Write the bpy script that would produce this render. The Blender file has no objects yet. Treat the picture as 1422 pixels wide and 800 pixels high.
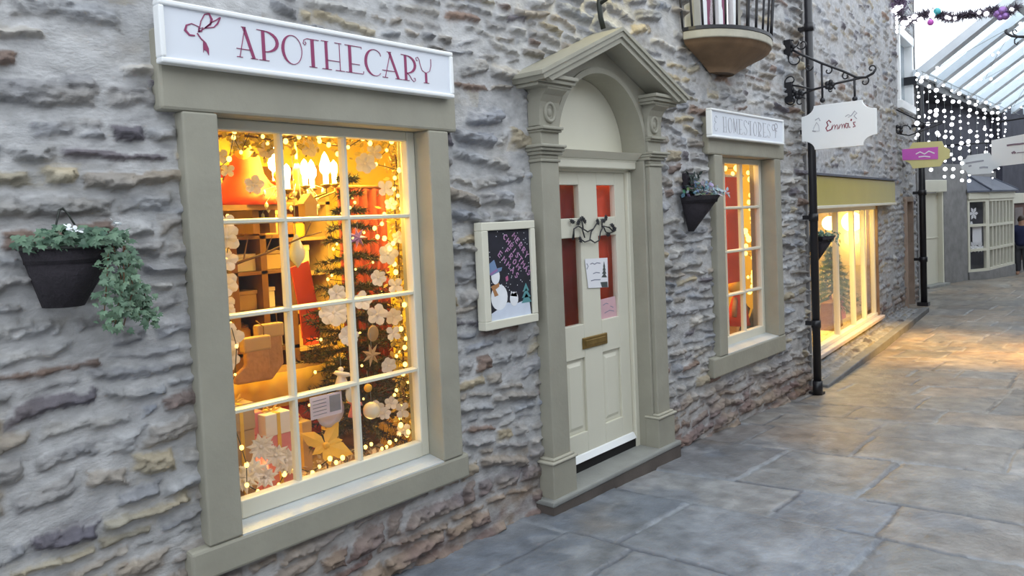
import bpy, math, random
import numpy as np
from mathutils import Matrix, Vector

PI = math.pi
SC = bpy.context.scene
COL = SC.collection

# ------------------------------------------------------------------ materials
def lin(r, g, b):
    f = lambda c: (c/12.92 if c <= .04045 else ((c+.055)/1.055)**2.4)
    return (f(r/255), f(g/255), f(b/255), 1)

def pm(name, rgb, rough=.6, metal=0., var=.12, scale=6., bump=0., bscale=60., spec=.5, attr=False, stretch=(1,1,1), coat=0., trans=0.):
    m = bpy.data.materials.new(name); m.use_nodes = True
    nt = m.node_tree; N = nt.nodes; L = nt.links
    b = N['Principled BSDF']
    b.inputs['Roughness'].default_value = rough
    b.inputs['Metallic'].default_value = metal
    b.inputs['Specular IOR Level'].default_value = spec
    b.inputs['Coat Weight'].default_value = coat
    if trans: b.inputs['Transmission Weight'].default_value = trans
    col = tuple(rgb[:3])+(1,)
    tc = N.new('ShaderNodeTexCoord'); mp = N.new('ShaderNodeMapping')
    mp.inputs['Scale'].default_value = stretch
    L.new(tc.outputs['Object'], mp.inputs['Vector'])
    nz = N.new('ShaderNodeTexNoise'); nz.inputs['Scale'].default_value = scale; nz.inputs['Detail'].default_value = 5
    L.new(mp.outputs['Vector'], nz.inputs['Vector'])
    mr = N.new('ShaderNodeMapRange')
    mr.inputs['From Min'].default_value = .25; mr.inputs['From Max'].default_value = .75
    mr.inputs['To Min'].default_value = 1-var; mr.inputs['To Max'].default_value = 1+var
    L.new(nz.outputs['Fac'], mr.inputs['Value'])
    mx = N.new('ShaderNodeMix'); mx.data_type = 'RGBA'; mx.blend_type = 'MULTIPLY'; mx.inputs['Factor'].default_value = 1
    if attr:
        at = N.new('ShaderNodeAttribute'); at.attribute_name = 'Col'
        L.new(at.outputs['Color'], mx.inputs['A'])
    else:
        mx.inputs['A'].default_value = col
    L.new(mr.outputs['Result'], mx.inputs['B'])
    L.new(mx.outputs['Result'], b.inputs['Base Color'])
    if bump:
        n2 = N.new('ShaderNodeTexNoise'); n2.inputs['Scale'].default_value = bscale; n2.inputs['Detail'].default_value = 6
        L.new(mp.outputs['Vector'], n2.inputs['Vector'])
        bp = N.new('ShaderNodeBump'); bp.inputs['Strength'].default_value = bump; bp.inputs['Distance'].default_value = .02
        L.new(n2.outputs['Fac'], bp.inputs['Height']); L.new(bp.outputs['Normal'], b.inputs['Normal'])
    return m

def em(name, rgb, strength, sample=True):
    m = bpy.data.materials.new(name); m.use_nodes = True
    nt = m.node_tree; nt.nodes.clear()
    o = nt.nodes.new('ShaderNodeOutputMaterial'); e = nt.nodes.new('ShaderNodeEmission')
    e.inputs['Color'].default_value = tuple(rgb[:3])+(1,); e.inputs['Strength'].default_value = strength
    nt.links.new(e.outputs[0], o.inputs[0])
    if not sample: m.cycles.emission_sampling = 'NONE'
    return m

def glass_mat(name, tint=(1, 1, 1), refl=.9):
    m = bpy.data.materials.new(name); m.use_nodes = True
    nt = m.node_tree; N = nt.nodes; L = nt.links; N.clear()
    o = N.new('ShaderNodeOutputMaterial'); mix = N.new('ShaderNodeMixShader')
    t = N.new('ShaderNodeBsdfTransparent'); t.inputs[0].default_value = tint+(1,)
    g = N.new('ShaderNodeBsdfGlossy'); g.inputs['Roughness'].default_value = .02
    g.inputs['Color'].default_value = (refl, refl, refl, 1)
    lw = N.new('ShaderNodeLayerWeight'); lw.inputs['Blend'].default_value = .5       # Schlick reflectance from the facing angle
    pw = N.new('ShaderNodeMath'); pw.operation = 'POWER'; pw.inputs[1].default_value = 5; L.new(lw.outputs['Facing'], pw.inputs[0])
    fr = N.new('ShaderNodeMath'); fr.operation = 'MULTIPLY_ADD'; fr.inputs[1].default_value = .96; fr.inputs[2].default_value = .04; L.new(pw.outputs[0], fr.inputs[0])
    L.new(fr.outputs[0], mix.inputs[0]); L.new(t.outputs[0], mix.inputs[1]); L.new(g.outputs[0], mix.inputs[2])
    L.new(mix.outputs[0], o.inputs[0])
    return m

M = {}
M['stone'] = pm('rubble stone', (1, 1, 1), .88, var=.20, scale=16, bump=.30, bscale=60, spec=.2, attr=True, stretch=(1, 1, 1.8))
M['paving'] = pm('flagstone', (1, 1, 1), .38, var=.3, scale=9, bump=.3, bscale=38, spec=.5, attr=True)
M['trim'] = pm('painted sandstone', (.325, .312, .255), .6, var=.09, scale=5, bump=.12, bscale=30, spec=.35)
M['trimlight'] = pm('worn sandstone', (.42, .40, .33), .65, var=.12, scale=9, bump=.12, bscale=30, spec=.35)  # paler tone of the sandstone trim
M['sill'] = pm('grey sill paint', (.48, .50, .50), .5, var=.16, scale=4, bump=.08, spec=.4)  # paler, greyer skin over the top of the sill
M['step'] = pm('step stone', (.26, .265, .25), .6, var=.15, scale=6, bump=.15, spec=.35)
M['riser'] = pm('step riser stone', (.105, .088, .078), .7, var=.25, scale=6, bump=.15, spec=.3)
M['cream'] = pm('cream gloss paint', (.70, .68, .57), .32, var=.03, scale=3, spec=.5)
M['white'] = pm('white gloss paint', (.86, .88, .89), .35, var=.03, scale=3)
M['signface'] = pm('sign enamel', (.73, .77, .84), .4, var=.03, scale=2)
M['plum'] = pm('plum lettering', (.27, .035, .12), .5, var=.08)
M['plumgrey'] = pm('thin grey lettering', (.22, .15, .20), .5, var=.08)
M['palegrey'] = pm('faded lettering', (.42, .42, .47), .5, var=.08)
M['emmared'] = pm('maroon lettering', (.25, .03, .06), .5, var=.08)
M['black'] = pm('black iron paint', (.012, .012, .016), .38, var=.2, spec=.5)
M['blackboard'] = pm('blackboard', (.012, .012, .022), .6, var=.5, scale=14)
M['dark'] = pm('dark gap', (.008, .007, .007), .9)
M['basket'] = pm('dark planter liner', (.022, .018, .024), .85, var=.3, scale=30, bump=.5, bscale=90)
M['leaf'] = pm('leaves', (1, 1, 1), .5, var=.15, scale=30, attr=True, spec=.4)
M['col'] = pm('painted colours', (1, 1, 1), .55, var=.08, scale=12, attr=True)
M['brass'] = pm('aged brass', (.30, .20, .07), .42, metal=.75, var=.25, scale=20)
M['redcloth'] = pm('red curtain', (.20, .014, .010), .8, var=.1, scale=8)
M['orangecloth'] = pm('orange red card', (.62, .06, .02), .7, var=.08, scale=6)
M['wood'] = pm('brown wood', (.16, .07, .03), .5, var=.25, scale=10, stretch=(1, 1, .2))
M['kraft'] = pm('kraft paper', (.40, .26, .14), .8, var=.1)
M['ochre'] = pm('warm wall paint', (.78, .62, .12), .85, var=.06)
M['needles'] = pm('fir needles', (1, 1, 1), .6, var=.3, scale=20, attr=True)
M['petal'] = pm('paper petals', (.74, .66, .60), .75, var=.06, scale=10)
M['lilac'] = pm('lilac card', (.66, .60, .74), .7, var=.04)
M['pink'] = pm('pink card', (.62, .20, .20), .7, var=.06)
M['felt'] = pm('tan felt', (.36, .19, .10), .95, var=.15, scale=40, bump=.2)
M['goldcloth'] = pm('gold cloth', (.72, .42, .06), .75, var=.1)
M['twig'] = pm('twig bark', (.12, .055, .025), .8, var=.2)
M['glassy'] = pm('pale glass', (.5, .55, .6), .12, var=.05, spec=.8)
M['pearl'] = pm('pearl bauble', (.75, .70, .58), .22, var=.05)
M['purple'] = pm('purple foil', (.30, .16, .42), .3, metal=.5, var=.1)
M['paper'] = pm('white paper', (.80, .80, .84), .8, var=.02)
M['ink'] = pm('grey ink', (.25, .26, .33), .8, var=.05)
M['glass'] = glass_mat('window glass')
M['bulb'] = em('warm fairy bulb', (1, .66, .14), 4.5, False)
M['flame'] = em('candle bulb', (1, .70, .20), 40)
M['globe'] = em('globe lamp glow', (1, .72, .22), 16)
M['coolbulb'] = em('white fairy bulb', (.93, .95, 1), 5, False)
M['slate'] = pm('blue slate', (.085, .095, .13), .55, var=.2, scale=3, bump=.2)
M['fascia'] = pm('cream fascia gloss', (.50, .42, .10), .16, var=.06, scale=2, spec=.6)
M['pinkpaint'] = pm('magenta sign paint', (.55, .11, .50), .5, var=.05)
M['yellowpaint'] = pm('pale yellow paint', (.60, .56, .26), .5, var=.05)
M['frost'] = pm('frosted canopy pane', (.80, .86, .90), .3, var=.03, trans=.0)
M['rafter'] = pm('pale blue rafter paint', (.74, .80, .86), .5, var=.05)
M['darkstone'] = pm('shaded render', (.055, .055, .075), .85, var=.25, scale=4, bump=.3)  # dark blue-grey base colour of the far walls
M['greystone'] = pm('grey ashlar', (.22, .215, .215), .8, var=.22, scale=5, bump=.3, bscale=14)
M['brownshop'] = pm('brown shopfront', (.13, .065, .05), .6, var=.3, scale=2)
M['cable'] = pm('clear cable', (.25, .27, .26), .5)
M['greywire'] = pm('dark wire', (.02, .025, .02), .5)
M['floorin'] = pm('shop floor boards', (.28, .17, .08), .6, var=.2)
M['navy'] = pm('navy coat cloth', (.012, .016, .06), .85, var=.15, scale=20)
M['trouser'] = pm('charcoal trouser cloth', (.06, .06, .07), .85, var=.15)
M['skin'] = pm('skin', (.45, .25, .17), .5, var=.05)
M['hair'] = pm('dark hair', (.05, .03, .02), .6, var=.2)

# ------------------------------------------------------------------ mesh builder
FW = Matrix(((1, 0, 0, 0), (0, 0, -1, 0), (0, 1, 0, 0), (0, 0, 0, 1)))      # (u, v, w) -> (x=u, y=-w, z=v)

class MB:
    def __init__(s, Mx=None):
        s.v = []; s.f = []; s.c = []; s.sm = []; s.col = (1, 1, 1); s.M = Mx
    def add(s, vs, fs, smooth=False):
        b = len(s.v)
        if s.M is not None: vs = [s.M @ Vector(p) for p in vs]
        s.v.extend([tuple(p) for p in vs])
        for f in fs:
            s.f.append([b+i for i in f]); s.c.append(s.col); s.sm.append(smooth)
        return s
    def box(s, x0, x1, y0, y1, z0, z1, R=None):
        vs = [(x, y, z) for z in (z0, z1) for y in (y0, y1) for x in (x0, x1)]
        if R is not None: vs = [R @ Vector(p) for p in vs]
        return s.add(vs, [(0, 2, 3, 1), (4, 5, 7, 6), (0, 1, 5, 4), (2, 6, 7, 3), (0, 4, 6, 2), (1, 3, 7, 5)])
    def hexa(s, vs):
        return s.add(vs, [(0, 2, 3, 1), (4, 5, 7, 6), (0, 1, 5, 4), (2, 6, 7, 3), (0, 4, 6, 2), (1, 3, 7, 5)])
    def prism(s, poly, w0, w1, fr=None, smooth=False):
        # poly: (u, v) outline, extruded from w0 to w1 in frame fr
        fr = fr or Matrix.Identity(4)
        n = len(poly)
        vs = [fr @ Vector((u, v, w0)) for u, v in poly]+[fr @ Vector((u, v, w1)) for u, v in poly]
        fs = [tuple(range(n-1, -1, -1)), tuple(range(n, 2*n))]+[(i, (i+1) % n, n+(i+1) % n, n+i) for i in range(n)]
        return s.add(vs, fs, smooth)
    def tube(s, pts, r, seg=8, closed=False):
        pts = [Vector(p) for p in pts]; n = len(pts)
        rs = [r]*n if not isinstance(r, (list, tuple)) else r
        up = None; vs = []
        for i, p in enumerate(pts):
            t = (pts[(i+1) % n]-pts[i-1]) if closed else (pts[min(i+1, n-1)]-pts[max(i-1, 0)])
            if t.length < 1e-9: t = Vector((0, 0, 1))
            t.normalize()
            if up is None:
                up = Vector((0, 0, 1)) if abs(t.z) < .9 else Vector((1, 0, 0))
            a = t.cross(up)
            if a.length < 1e-6: a = t.orthogonal()
            a.normalize(); up = a.cross(t).normalized()
            for k in range(seg):
                th = 2*PI*k/seg
                vs.append(p+(a*math.cos(th)+up*math.sin(th))*rs[i])
        fs = []
        m = n if closed else n-1
        for i in range(m):
            j = (i+1) % n
            for k in range(seg):
                fs.append((i*seg+k, i*seg+(k+1) % seg, j*seg+(k+1) % seg, j*seg+k))
        if not closed:
            fs.append(tuple(range(seg-1, -1, -1))); fs.append(tuple((n-1)*seg+k for k in range(seg)))
        return s.add(vs, fs, seg > 5)
    def lathe(s, prof, c=(0, 0, 0), R=None, seg=16, smooth=True):
        vs = []; c = Vector(c)
        for r, z in prof:
            for k in range(seg):
                p = Vector((r*math.cos(2*PI*k/seg), r*math.sin(2*PI*k/seg), z))
                if R is not None: p = R @ p
                vs.append(p+c)
        n = len(prof); fs = []
        for i in range(n-1):
            for k in range(seg):
                fs.append((i*seg+k, i*seg+(k+1) % seg, (i+1)*seg+(k+1) % seg, (i+1)*seg+k))
        if prof[0][0] > 1e-6: fs.append(tuple(range(seg-1, -1, -1)))
        if prof[-1][0] > 1e-6: fs.append(tuple((n-1)*seg+k for k in range(seg)))
        return s.add(vs, fs, smooth)
    def ball(s, c, r, sc=(1, 1, 1), seg=10, rings=7):
        vs = []; fs = []
        c = Vector(c)
        for i in range(rings+1):
            th = PI*i/rings
            for k in range(seg):
                ph = 2*PI*k/seg
                vs.append(c+Vector((r*sc[0]*math.sin(th)*math.cos(ph), r*sc[1]*math.sin(th)*math.sin(ph), r*sc[2]*math.cos(th))))
        for i in range(rings):
            for k in range(seg):
                fs.append((i*seg+k, (i+1)*seg+k, (i+1)*seg+(k+1) % seg, i*seg+(k+1) % seg))
        return s.add(vs, fs, True)
    def stroke(s, pts, w, w1, fr, d0=0., d1=.002):
        # a raised ribbon of width w along pts (u, v) in frame fr
        n = len(pts); ws = [w]*n if not isinstance(w, (list, tuple)) else w
        if w1 is not None: ws = [w+(w1-w)*i/max(1, n-1) for i in range(n)]
        L, R = [], []
        for i in range(n):
            a = pts[max(i-1, 0)]; b = pts[min(i+1, n-1)]
            dx, dy = b[0]-a[0], b[1]-a[1]; l = math.hypot(dx, dy) or 1
            nx, ny = -dy/l, dx/l
            L.append((pts[i][0]+nx*ws[i]/2, pts[i][1]+ny*ws[i]/2)); R.append((pts[i][0]-nx*ws[i]/2, pts[i][1]-ny*ws[i]/2))
        for i in range(n-1):
            s.prism([L[i], R[i], R[i+1], L[i+1]], d0, d1, fr)
        return s
    def build(s, name, mat, parent=None, kind=None, bevel=0., world=True, seg=2):
        me = bpy.data.meshes.new(name)
        off = Vector((0, 0, 0))
        if parent is not None and world:
            p = parent
            while p is not None: off = off+p.location; p = p.parent
        vs = [(x-off.x, y-off.y, z-off.z) for x, y, z in s.v]
        me.from_pydata(vs, [], s.f)
        me.polygons.foreach_set('use_smooth', s.sm)
        ca = me.color_attributes.new('Col', 'FLOAT_COLOR', 'CORNER')
        arr = []
        for f, c in zip(s.f, s.c): arr.extend([c[0], c[1], c[2], 1.]*len(f))
        ca.data.foreach_set('color', arr)
        me.materials.append(mat if not isinstance(mat, str) else M[mat])
        me.update()
        o = bpy.data.objects.new(name, me); COL.objects.link(o)
        if parent is not None: o.parent = parent
        if kind: o['kind'] = kind
        if bevel:
            b = o.modifiers.new('edge', 'BEVEL'); b.width = bevel; b.segments = seg; b.limit_method = 'ANGLE'; b.angle_limit = .6
        return o

def tag(o, label, cat, group=None, kind=None):
    if label: o['label'] = label
    if cat: o['category'] = cat
    if group: o['group'] = group
    if kind: o['kind'] = kind
    return o

def thing(name, loc, label=None, cat=None, group=None, kind=None):
    o = bpy.data.objects.new(name, None); COL.objects.link(o); o.location = loc
    o.empty_display_size = .05
    return tag(o, label, cat, group, kind)

def copy_tree(o, loc=None, parent=None):
    c = o.copy(); COL.objects.link(c)
    if parent is not None: c.parent = parent
    if loc is not None: c.location = loc
    for ch in list(o.children): copy_tree(ch, None, c)
    return c

def arc(cx, cy, rx, ry, a0, a1, n=12):
    return [(cx+rx*math.cos(math.radians(a0+(a1-a0)*i/n)), cy+ry*math.sin(math.radians(a0+(a1-a0)*i/n))) for i in range(n+1)]

# ------------------------------------------------------------------ noise (numpy)
def _h(ix, iy, seed):
    h = (ix.astype(np.int64)*374761393+iy.astype(np.int64)*668265263+seed*1442695041) & 0xffffffff
    h = ((h ^ (h >> 13))*1274126177) & 0xffffffff
    h = (h ^ (h >> 16)) & 0xffff
    return h/65535.
def pn(x, y, seed=0):
    ix = np.floor(x); iy = np.floor(y); fx = x-ix; fy = y-iy
    u = fx*fx*fx*(fx*(fx*6-15)+10); v = fy*fy*fy*(fy*(fy*6-15)+10)
    def g(dx, dy):
        a = _h(ix+dx, iy+dy, seed)*2*PI
        return np.cos(a)*(fx-dx)+np.sin(a)*(fy-dy)
    n0 = g(0, 0)*(1-u)+g(1, 0)*u; n1 = g(0, 1)*(1-u)+g(1, 1)*u
    return (n0*(1-v)+n1*v)*1.5
def fbm(x, y, o=4, seed=0):
    r = np.zeros_like(x); a = 1.; t = 0
    for i in range(o):
        r += a*pn(x*2**i, y*2**i, seed+i*17); t += a; a *= .5
    return r/t
def sstep(x): x = np.clip(x, 0, 1); return x*x*(3-2*x)

PAL = np.array([(.28, .28, .29), (.38, .375, .37), (.28, .25, .215), (.35, .30, .21), (.10, .088, .105), (.20, .135, .105), (.30, .295, .29)])
PW = np.array([.30, .22, .17, .09, .045, .045, .13])

def rubble(U, V, seed, course=(.05, .112), length=(.10, .36), relief=.03, base_z=None, mortar=(.50, .50, .505), flush=0.):
    rg = np.random.RandomState(seed)
    u = U+.05*pn(U*1.7, V*2.3, seed+1)+.03*pn(U*6, V*9, seed+2)+.006*pn(U*22, V*26, seed+3)
    v = V+.045*pn(U*.8, V*1.2, seed+4)+.019*pn(U*4, V*6, seed+5)+.005*pn(U*18, V*26, seed+6)
    zb = [V.min()-.4]
    while zb[-1] < V.max()+.4: zb.append(zb[-1]+rg.uniform(*course))
    zb = np.array(zb); ci = np.clip(np.searchsorted(zb, v)-1, 0, len(zb)-2)
    d = np.zeros_like(U); hs = np.zeros_like(U); ti = np.zeros_like(U); vf = np.zeros_like(U)
    C = np.zeros(U.shape+(3,)); pr = np.zeros_like(U)
    for k in np.unique(ci):
        m = ci == k
        hgt = zb[k+1]-zb[k]
        xs = [U.min()-.5-rg.uniform(0, .3)]
        while xs[-1] < U.max()+.5: xs.append(xs[-1]+rg.uniform(*length)*(.6+.8*rg.rand()))
        xs = np.array(xs); um = u[m]; vm = v[m]
        si = np.clip(np.searchsorted(xs, um)-1, 0, len(xs)-2)
        n = len(xs)
        t0 = rg.uniform(0, .42, n)**1.5*hgt; t1 = rg.uniform(0, .42, n)**1.5*hgt; sl = rg.normal(0, .10, n)
        mid = (xs[si]+xs[np.minimum(si+1, n-1)])/2
        vv = vm-sl[si]*(um-mid)
        du = np.minimum(um-xs[si], xs[si+1]-um); dv = np.minimum(vv-zb[k]-t0[si]*.5, zb[k+1]-t1[si]-vv)
        d[m] = np.minimum(du*.8, dv*1.1)
        hs[m] = rg.uniform(.35, 1.25, n)[si]; ti[m] = rg.uniform(-.3, .6, n)[si]
        vf[m] = (vv-zb[k])/hgt
        ids = rg.choice(len(PAL), n, p=PW)
        cc = PAL[ids]*rg.uniform(.82, 1.2, (n, 1))
        C[m] = cc[si]; pr[m] = (rg.rand(n) > flush+(.10 if zb[k] > 1.9 else 0))[si]
    n1 = fbm(U*15, V*24, 4, seed+7); rough = fbm(U*34, V*48, 4, seed+9)
    edge = d-.004+.019*n1+.006*rough
    f = sstep(edge/.030)
    lay = 1-2*np.abs(fbm(U*6, V*30, 4, seed+8)); fac = 1-2*np.abs(fbm(U*13, V*19, 3, seed+18))
    st = f*(relief*hs*(1+.6*ti*(.5-vf))+.013*(lay-.5)+.018*(fac-.45)+.005*rough)*pr
    mo = .0040+.008*fbm(U*1.6, V*2.2, 3, seed+10)+.008*fbm(U*6, V*9, 4, seed+11)+.0012*rough
    k_ = .009; hh = np.clip(.5+.5*(st-mo)/k_, 0, 1)
    h = mo*(1-hh)+st*hh+k_*hh*(1-hh)*.5
    w = sstep(.5+(st-mo)/.018+.55*fbm(U*8, V*15, 4, seed+15))
    if base_z is not None:
        k = sstep(1.35-(V-base_z(U))/.38)[..., None]
        warm = sstep(.5+1.6*fbm(U*3.1, V*7, 3, seed+21))[..., None]
        C = C*(1-.85*k)+(np.array((.14, .072, .055))*(1-warm)+np.array((.26, .185, .125))*warm)*.85*k
        w = np.clip(w+.30*k[..., 0], 0, 1)
    shade = 1+.22*fbm(U*10, V*40, 3, seed+12)+.12*rough
    C = C*shade[..., None]
    tone = fbm(U*2.2, V*5, 3, seed+13)[..., None]
    C = C*(1+tone*np.array((.25, .12, -.10)))
    mc = np.array(mortar)*(1+.14*fbm(U*3, V*5, 3, seed+14)+.06*rough)[..., None]
    w = w*.9
    C = mc*(1-w[..., None])+C*w[..., None]
    return h, np.clip(C, .01, .9)

def grid_mesh(name, P, C, keep, mat, kind='structure', smooth=True):
    ny, nx = P.shape[:2]
    idx = np.arange(ny*nx).reshape(ny, nx)
    q = np.stack([idx[:-1, :-1], idx[:-1, 1:], idx[1:, 1:], idx[1:, :-1]], -1)
    q = q[keep].reshape(-1, 4)
    used = np.zeros(ny*nx, bool); used[q.ravel()] = True
    remap = np.cumsum(used)-1
    q = remap[q]
    V = P.reshape(-1, 3)[used]; CC = C.reshape(-1, 3)[used]
    me = bpy.data.meshes.new(name)
    me.vertices.add(len(V)); me.vertices.foreach_set('co', V.astype(np.float32).ravel())
    nq = len(q)
    me.loops.add(nq*4); me.loops.foreach_set('vertex_index', q.astype(np.int32).ravel())
    me.polygons.add(nq); me.polygons.foreach_set('loop_start', np.arange(0, nq*4, 4, dtype=np.int32))
    me.polygons.foreach_set('loop_total', np.full(nq, 4, np.int32))
    me.polygons.foreach_set('use_smooth', np.ones(nq, bool) if smooth else np.zeros(nq, bool))
    ca = me.color_attributes.new('Col', 'FLOAT_COLOR', 'POINT')
    ca.data.foreach_set('color', np.concatenate([CC, np.ones((len(CC), 1))], 1).astype(np.float32).ravel())
    me.materials.append(M[mat]); me.update(calc_edges=True); me.validate()
    o = bpy.data.objects.new(name, me); COL.objects.link(o); o['kind'] = kind
    return o

def spans(*s):
    out = []
    for a, b, st in s: out.append(np.arange(a, b-1e-6, st))
    out.append(np.array([s[-1][1]]))
    return np.concatenate(out)

def gz(x):
    x = np.asarray(x, float)
    return np.where(x < 10.6, .03-.032*(x-3.4), np.where(x < 20.5, -.2, -.2-.045*(x-20.5)))
def gzf(x): return float(gz(x))

# ------------------------------------------------------------------ camera, sky, exposure
cam = bpy.data.cameras.new('camera'); co = bpy.data.objects.new('camera', cam); COL.objects.link(co)
yaw, pit, rol = 8.49386328e-01, -4.87191991e-02, -4.40625794e-02
fwd = Vector((math.sin(yaw)*math.cos(pit), math.cos(yaw)*math.cos(pit), math.sin(pit)))
rt0 = Vector((math.cos(yaw), -math.sin(yaw), 0)); up0 = rt0.cross(fwd)
rt = rt0*math.cos(rol)+up0*math.sin(rol); up = -rt0*math.sin(rol)+up0*math.cos(rol)
mw = Matrix((( rt.x, up.x, -fwd.x, 0), (rt.y, up.y, -fwd.y, -2.7), (rt.z, up.z, -fwd.z, 1.69), (0, 0, 0, 1)))
co.matrix_world = mw
cam.sensor_width = 36; cam.lens = 1068.64*36/1422; cam.shift_x = -.26/1422; cam.shift_y = (356.8-400)/1422
cam.clip_start = .05; cam.clip_end = 300
SC.camera = co

w = bpy.data.worlds.new('sky'); SC.world = w; w.use_nodes = True
nt = w.node_tree; N = nt.nodes; L = nt.links
bg = N['Background']
tc = N.new('ShaderNodeTexCoord'); sx = N.new('ShaderNodeSeparateXYZ'); cr = N.new('ShaderNodeValToRGB')
L.new(tc.outputs['Generated'], sx.inputs[0]); L.new(sx.outputs['Z'], cr.inputs[0])
cr.color_ramp.elements[0].position = 0; cr.color_ramp.elements[0].color = (.85, .915, 1, 1)
cr.color_ramp.elements[1].position = .7; cr.color_ramp.elements[1].color = (.875, .94, 1, 1)
L.new(cr.outputs[0], bg.inputs['Color']); bg.inputs['Strength'].default_value = 2.35

SC.view_settings.view_transform = 'Standard'; SC.view_settings.look = 'None'
SC.view_settings.gamma = 1; SC.view_settings.use_curve_mapping = False; SC.view_settings.exposure = 0
SC.cycles.sample_clamp_indirect = 6; SC.cycles.max_bounces = 8; SC.cycles.transparent_max_bounces = 12

def light(kind, name, loc, energy, col, size=.1, target=None, **kw):
    l = bpy.data.lights.new(name, kind); l.energy = energy; l.color = col
    if kind == 'AREA': l.size = size
    else: l.shadow_soft_size = size
    for k, v_ in kw.items(): setattr(l, k, v_)
    o = bpy.data.objects.new(name, l); COL.objects.link(o); o.location = loc
    if target is not None:
        o.rotation_euler = (Vector(target)-Vector(loc)).to_track_quat('-Z', 'Y').to_euler()
    return o

# ================================================================== the setting
# ---- front wall: coursed rubble, one surface
C0 = 3.96                                                   # centre line of the doorway
def front_wall():
    U1 = spans((-1.4, .4, .025), (.4, 2.8, .0065), (2.8, 5, .009), (5, 7.43, .013))
    V1 = spans((-.3, 2.6, .0075), (2.6, 4.5, .011))
    U, V = np.meshgrid(U1, V1)
    h, C = rubble(U, V, 11, base_z=lambda x: .03-.032*(x-3.4), relief=.036, flush=.06)
    near = np.full(U.shape, 9.)
    for a, b, c, d in ((1.25, 2.70, 2.12, 2.42), (1.32, 2.64, .5, 2.2), (1.25, 2.68, .41, .55), (5.36, 6.80, 2.1, 2.40), (5.45, 6.71, .5, 2.2), (5.34, 6.73, .41, .56), (C0-.66, C0+.66, -.3, 2.5)):
        near = np.minimum(near, np.hypot(np.maximum(np.maximum(a-U, U-b), 0), np.maximum(np.maximum(c-V, V-d), 0)))
    t = sstep(near/.07)
    h = h*t+np.minimum(h, .016+.2*h)*(1-t)                       # pointed flush against the dressed stone
    P = np.stack([U, .062-h, V], -1)
    cu = (U[:-1, :-1]+U[1:, 1:])/2; cv = (V[:-1, :-1]+V[1:, 1:])/2
    hole = lambda a, b, c, d: (cu > a) & (cu < b) & (cv > c) & (cv < d)
    k = ~(hole(1.39, 2.57, .47, 2.2) | hole(5.52, 6.65, .48, 2.2) | hole(C0-.5, C0+.5, -.4, 2.12) | ((cu-C0)**2+(cv-2.09)**2 < .5**2)
          | hole(5.16, 6.1, 3.0, 4.4))
    return grid_mesh('wall_front', P, C, k, 'stone')
front_wall()
m = MB(); m.box(7.40, 7.44, .03, .75, -.4, 4.5); m.col = (.3, .3, .31); m.build('wall_corner', 'greystone', kind='structure')

# ---- the wall of the next building, turned a little and set back
A2 = math.radians(5.18)
D2 = Vector((math.cos(A2), math.sin(A2), 0)); N2 = Vector((math.sin(A2), -math.cos(A2), 0)); P2 = Vector((7.42, .37, 0))
FS = Matrix(((D2.x, 0, N2.x, P2.x), (D2.y, 0, N2.y, P2.y), (0, 1, 0, 0), (0, 0, 0, 1)))     # (s, z, out)
def S2(s, z, off=0.): return FS @ Vector((s, z, off))
def side_wall():
    U1 = spans((0, 8.75, .028)); V1 = spans((-.5, 5.7, .022))
    U, V = np.meshgrid(U1, V1)
    h, C = rubble(U, V, 23, base_z=lambda x: -.2+0*x, relief=.026, flush=.3, mortar=(.44, .445, .46), length=(.15, .4))
    n = np.array(N2); P = np.array(P2)+U[..., None]*np.array(D2)+V[..., None]*np.array((0, 0, 1))+(h-.03)[..., None]*n
    cu = (U[:-1, :-1]+U[1:, 1:])/2; cv = (V[:-1, :-1]+V[1:, 1:])/2
    hole = lambda a, b, c, d: (cu > a) & (cu < b) & (cv > c) & (cv < d)
    k = ~(hole(1.3, 5.0, -.04, 1.8) | hole(7.40, 8.12, -.4, 1.70) | hole(7.06, 8.36, 3.42, 4.58))
    return grid_mesh('wall_side', P, C, k, 'stone')
side_wall()
m = MB(FS); m.box(8.72, 8.75, -.5, 5.7, -1.5, .0); m.build('wall_side_end', 'greystone', kind='structure')

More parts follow.
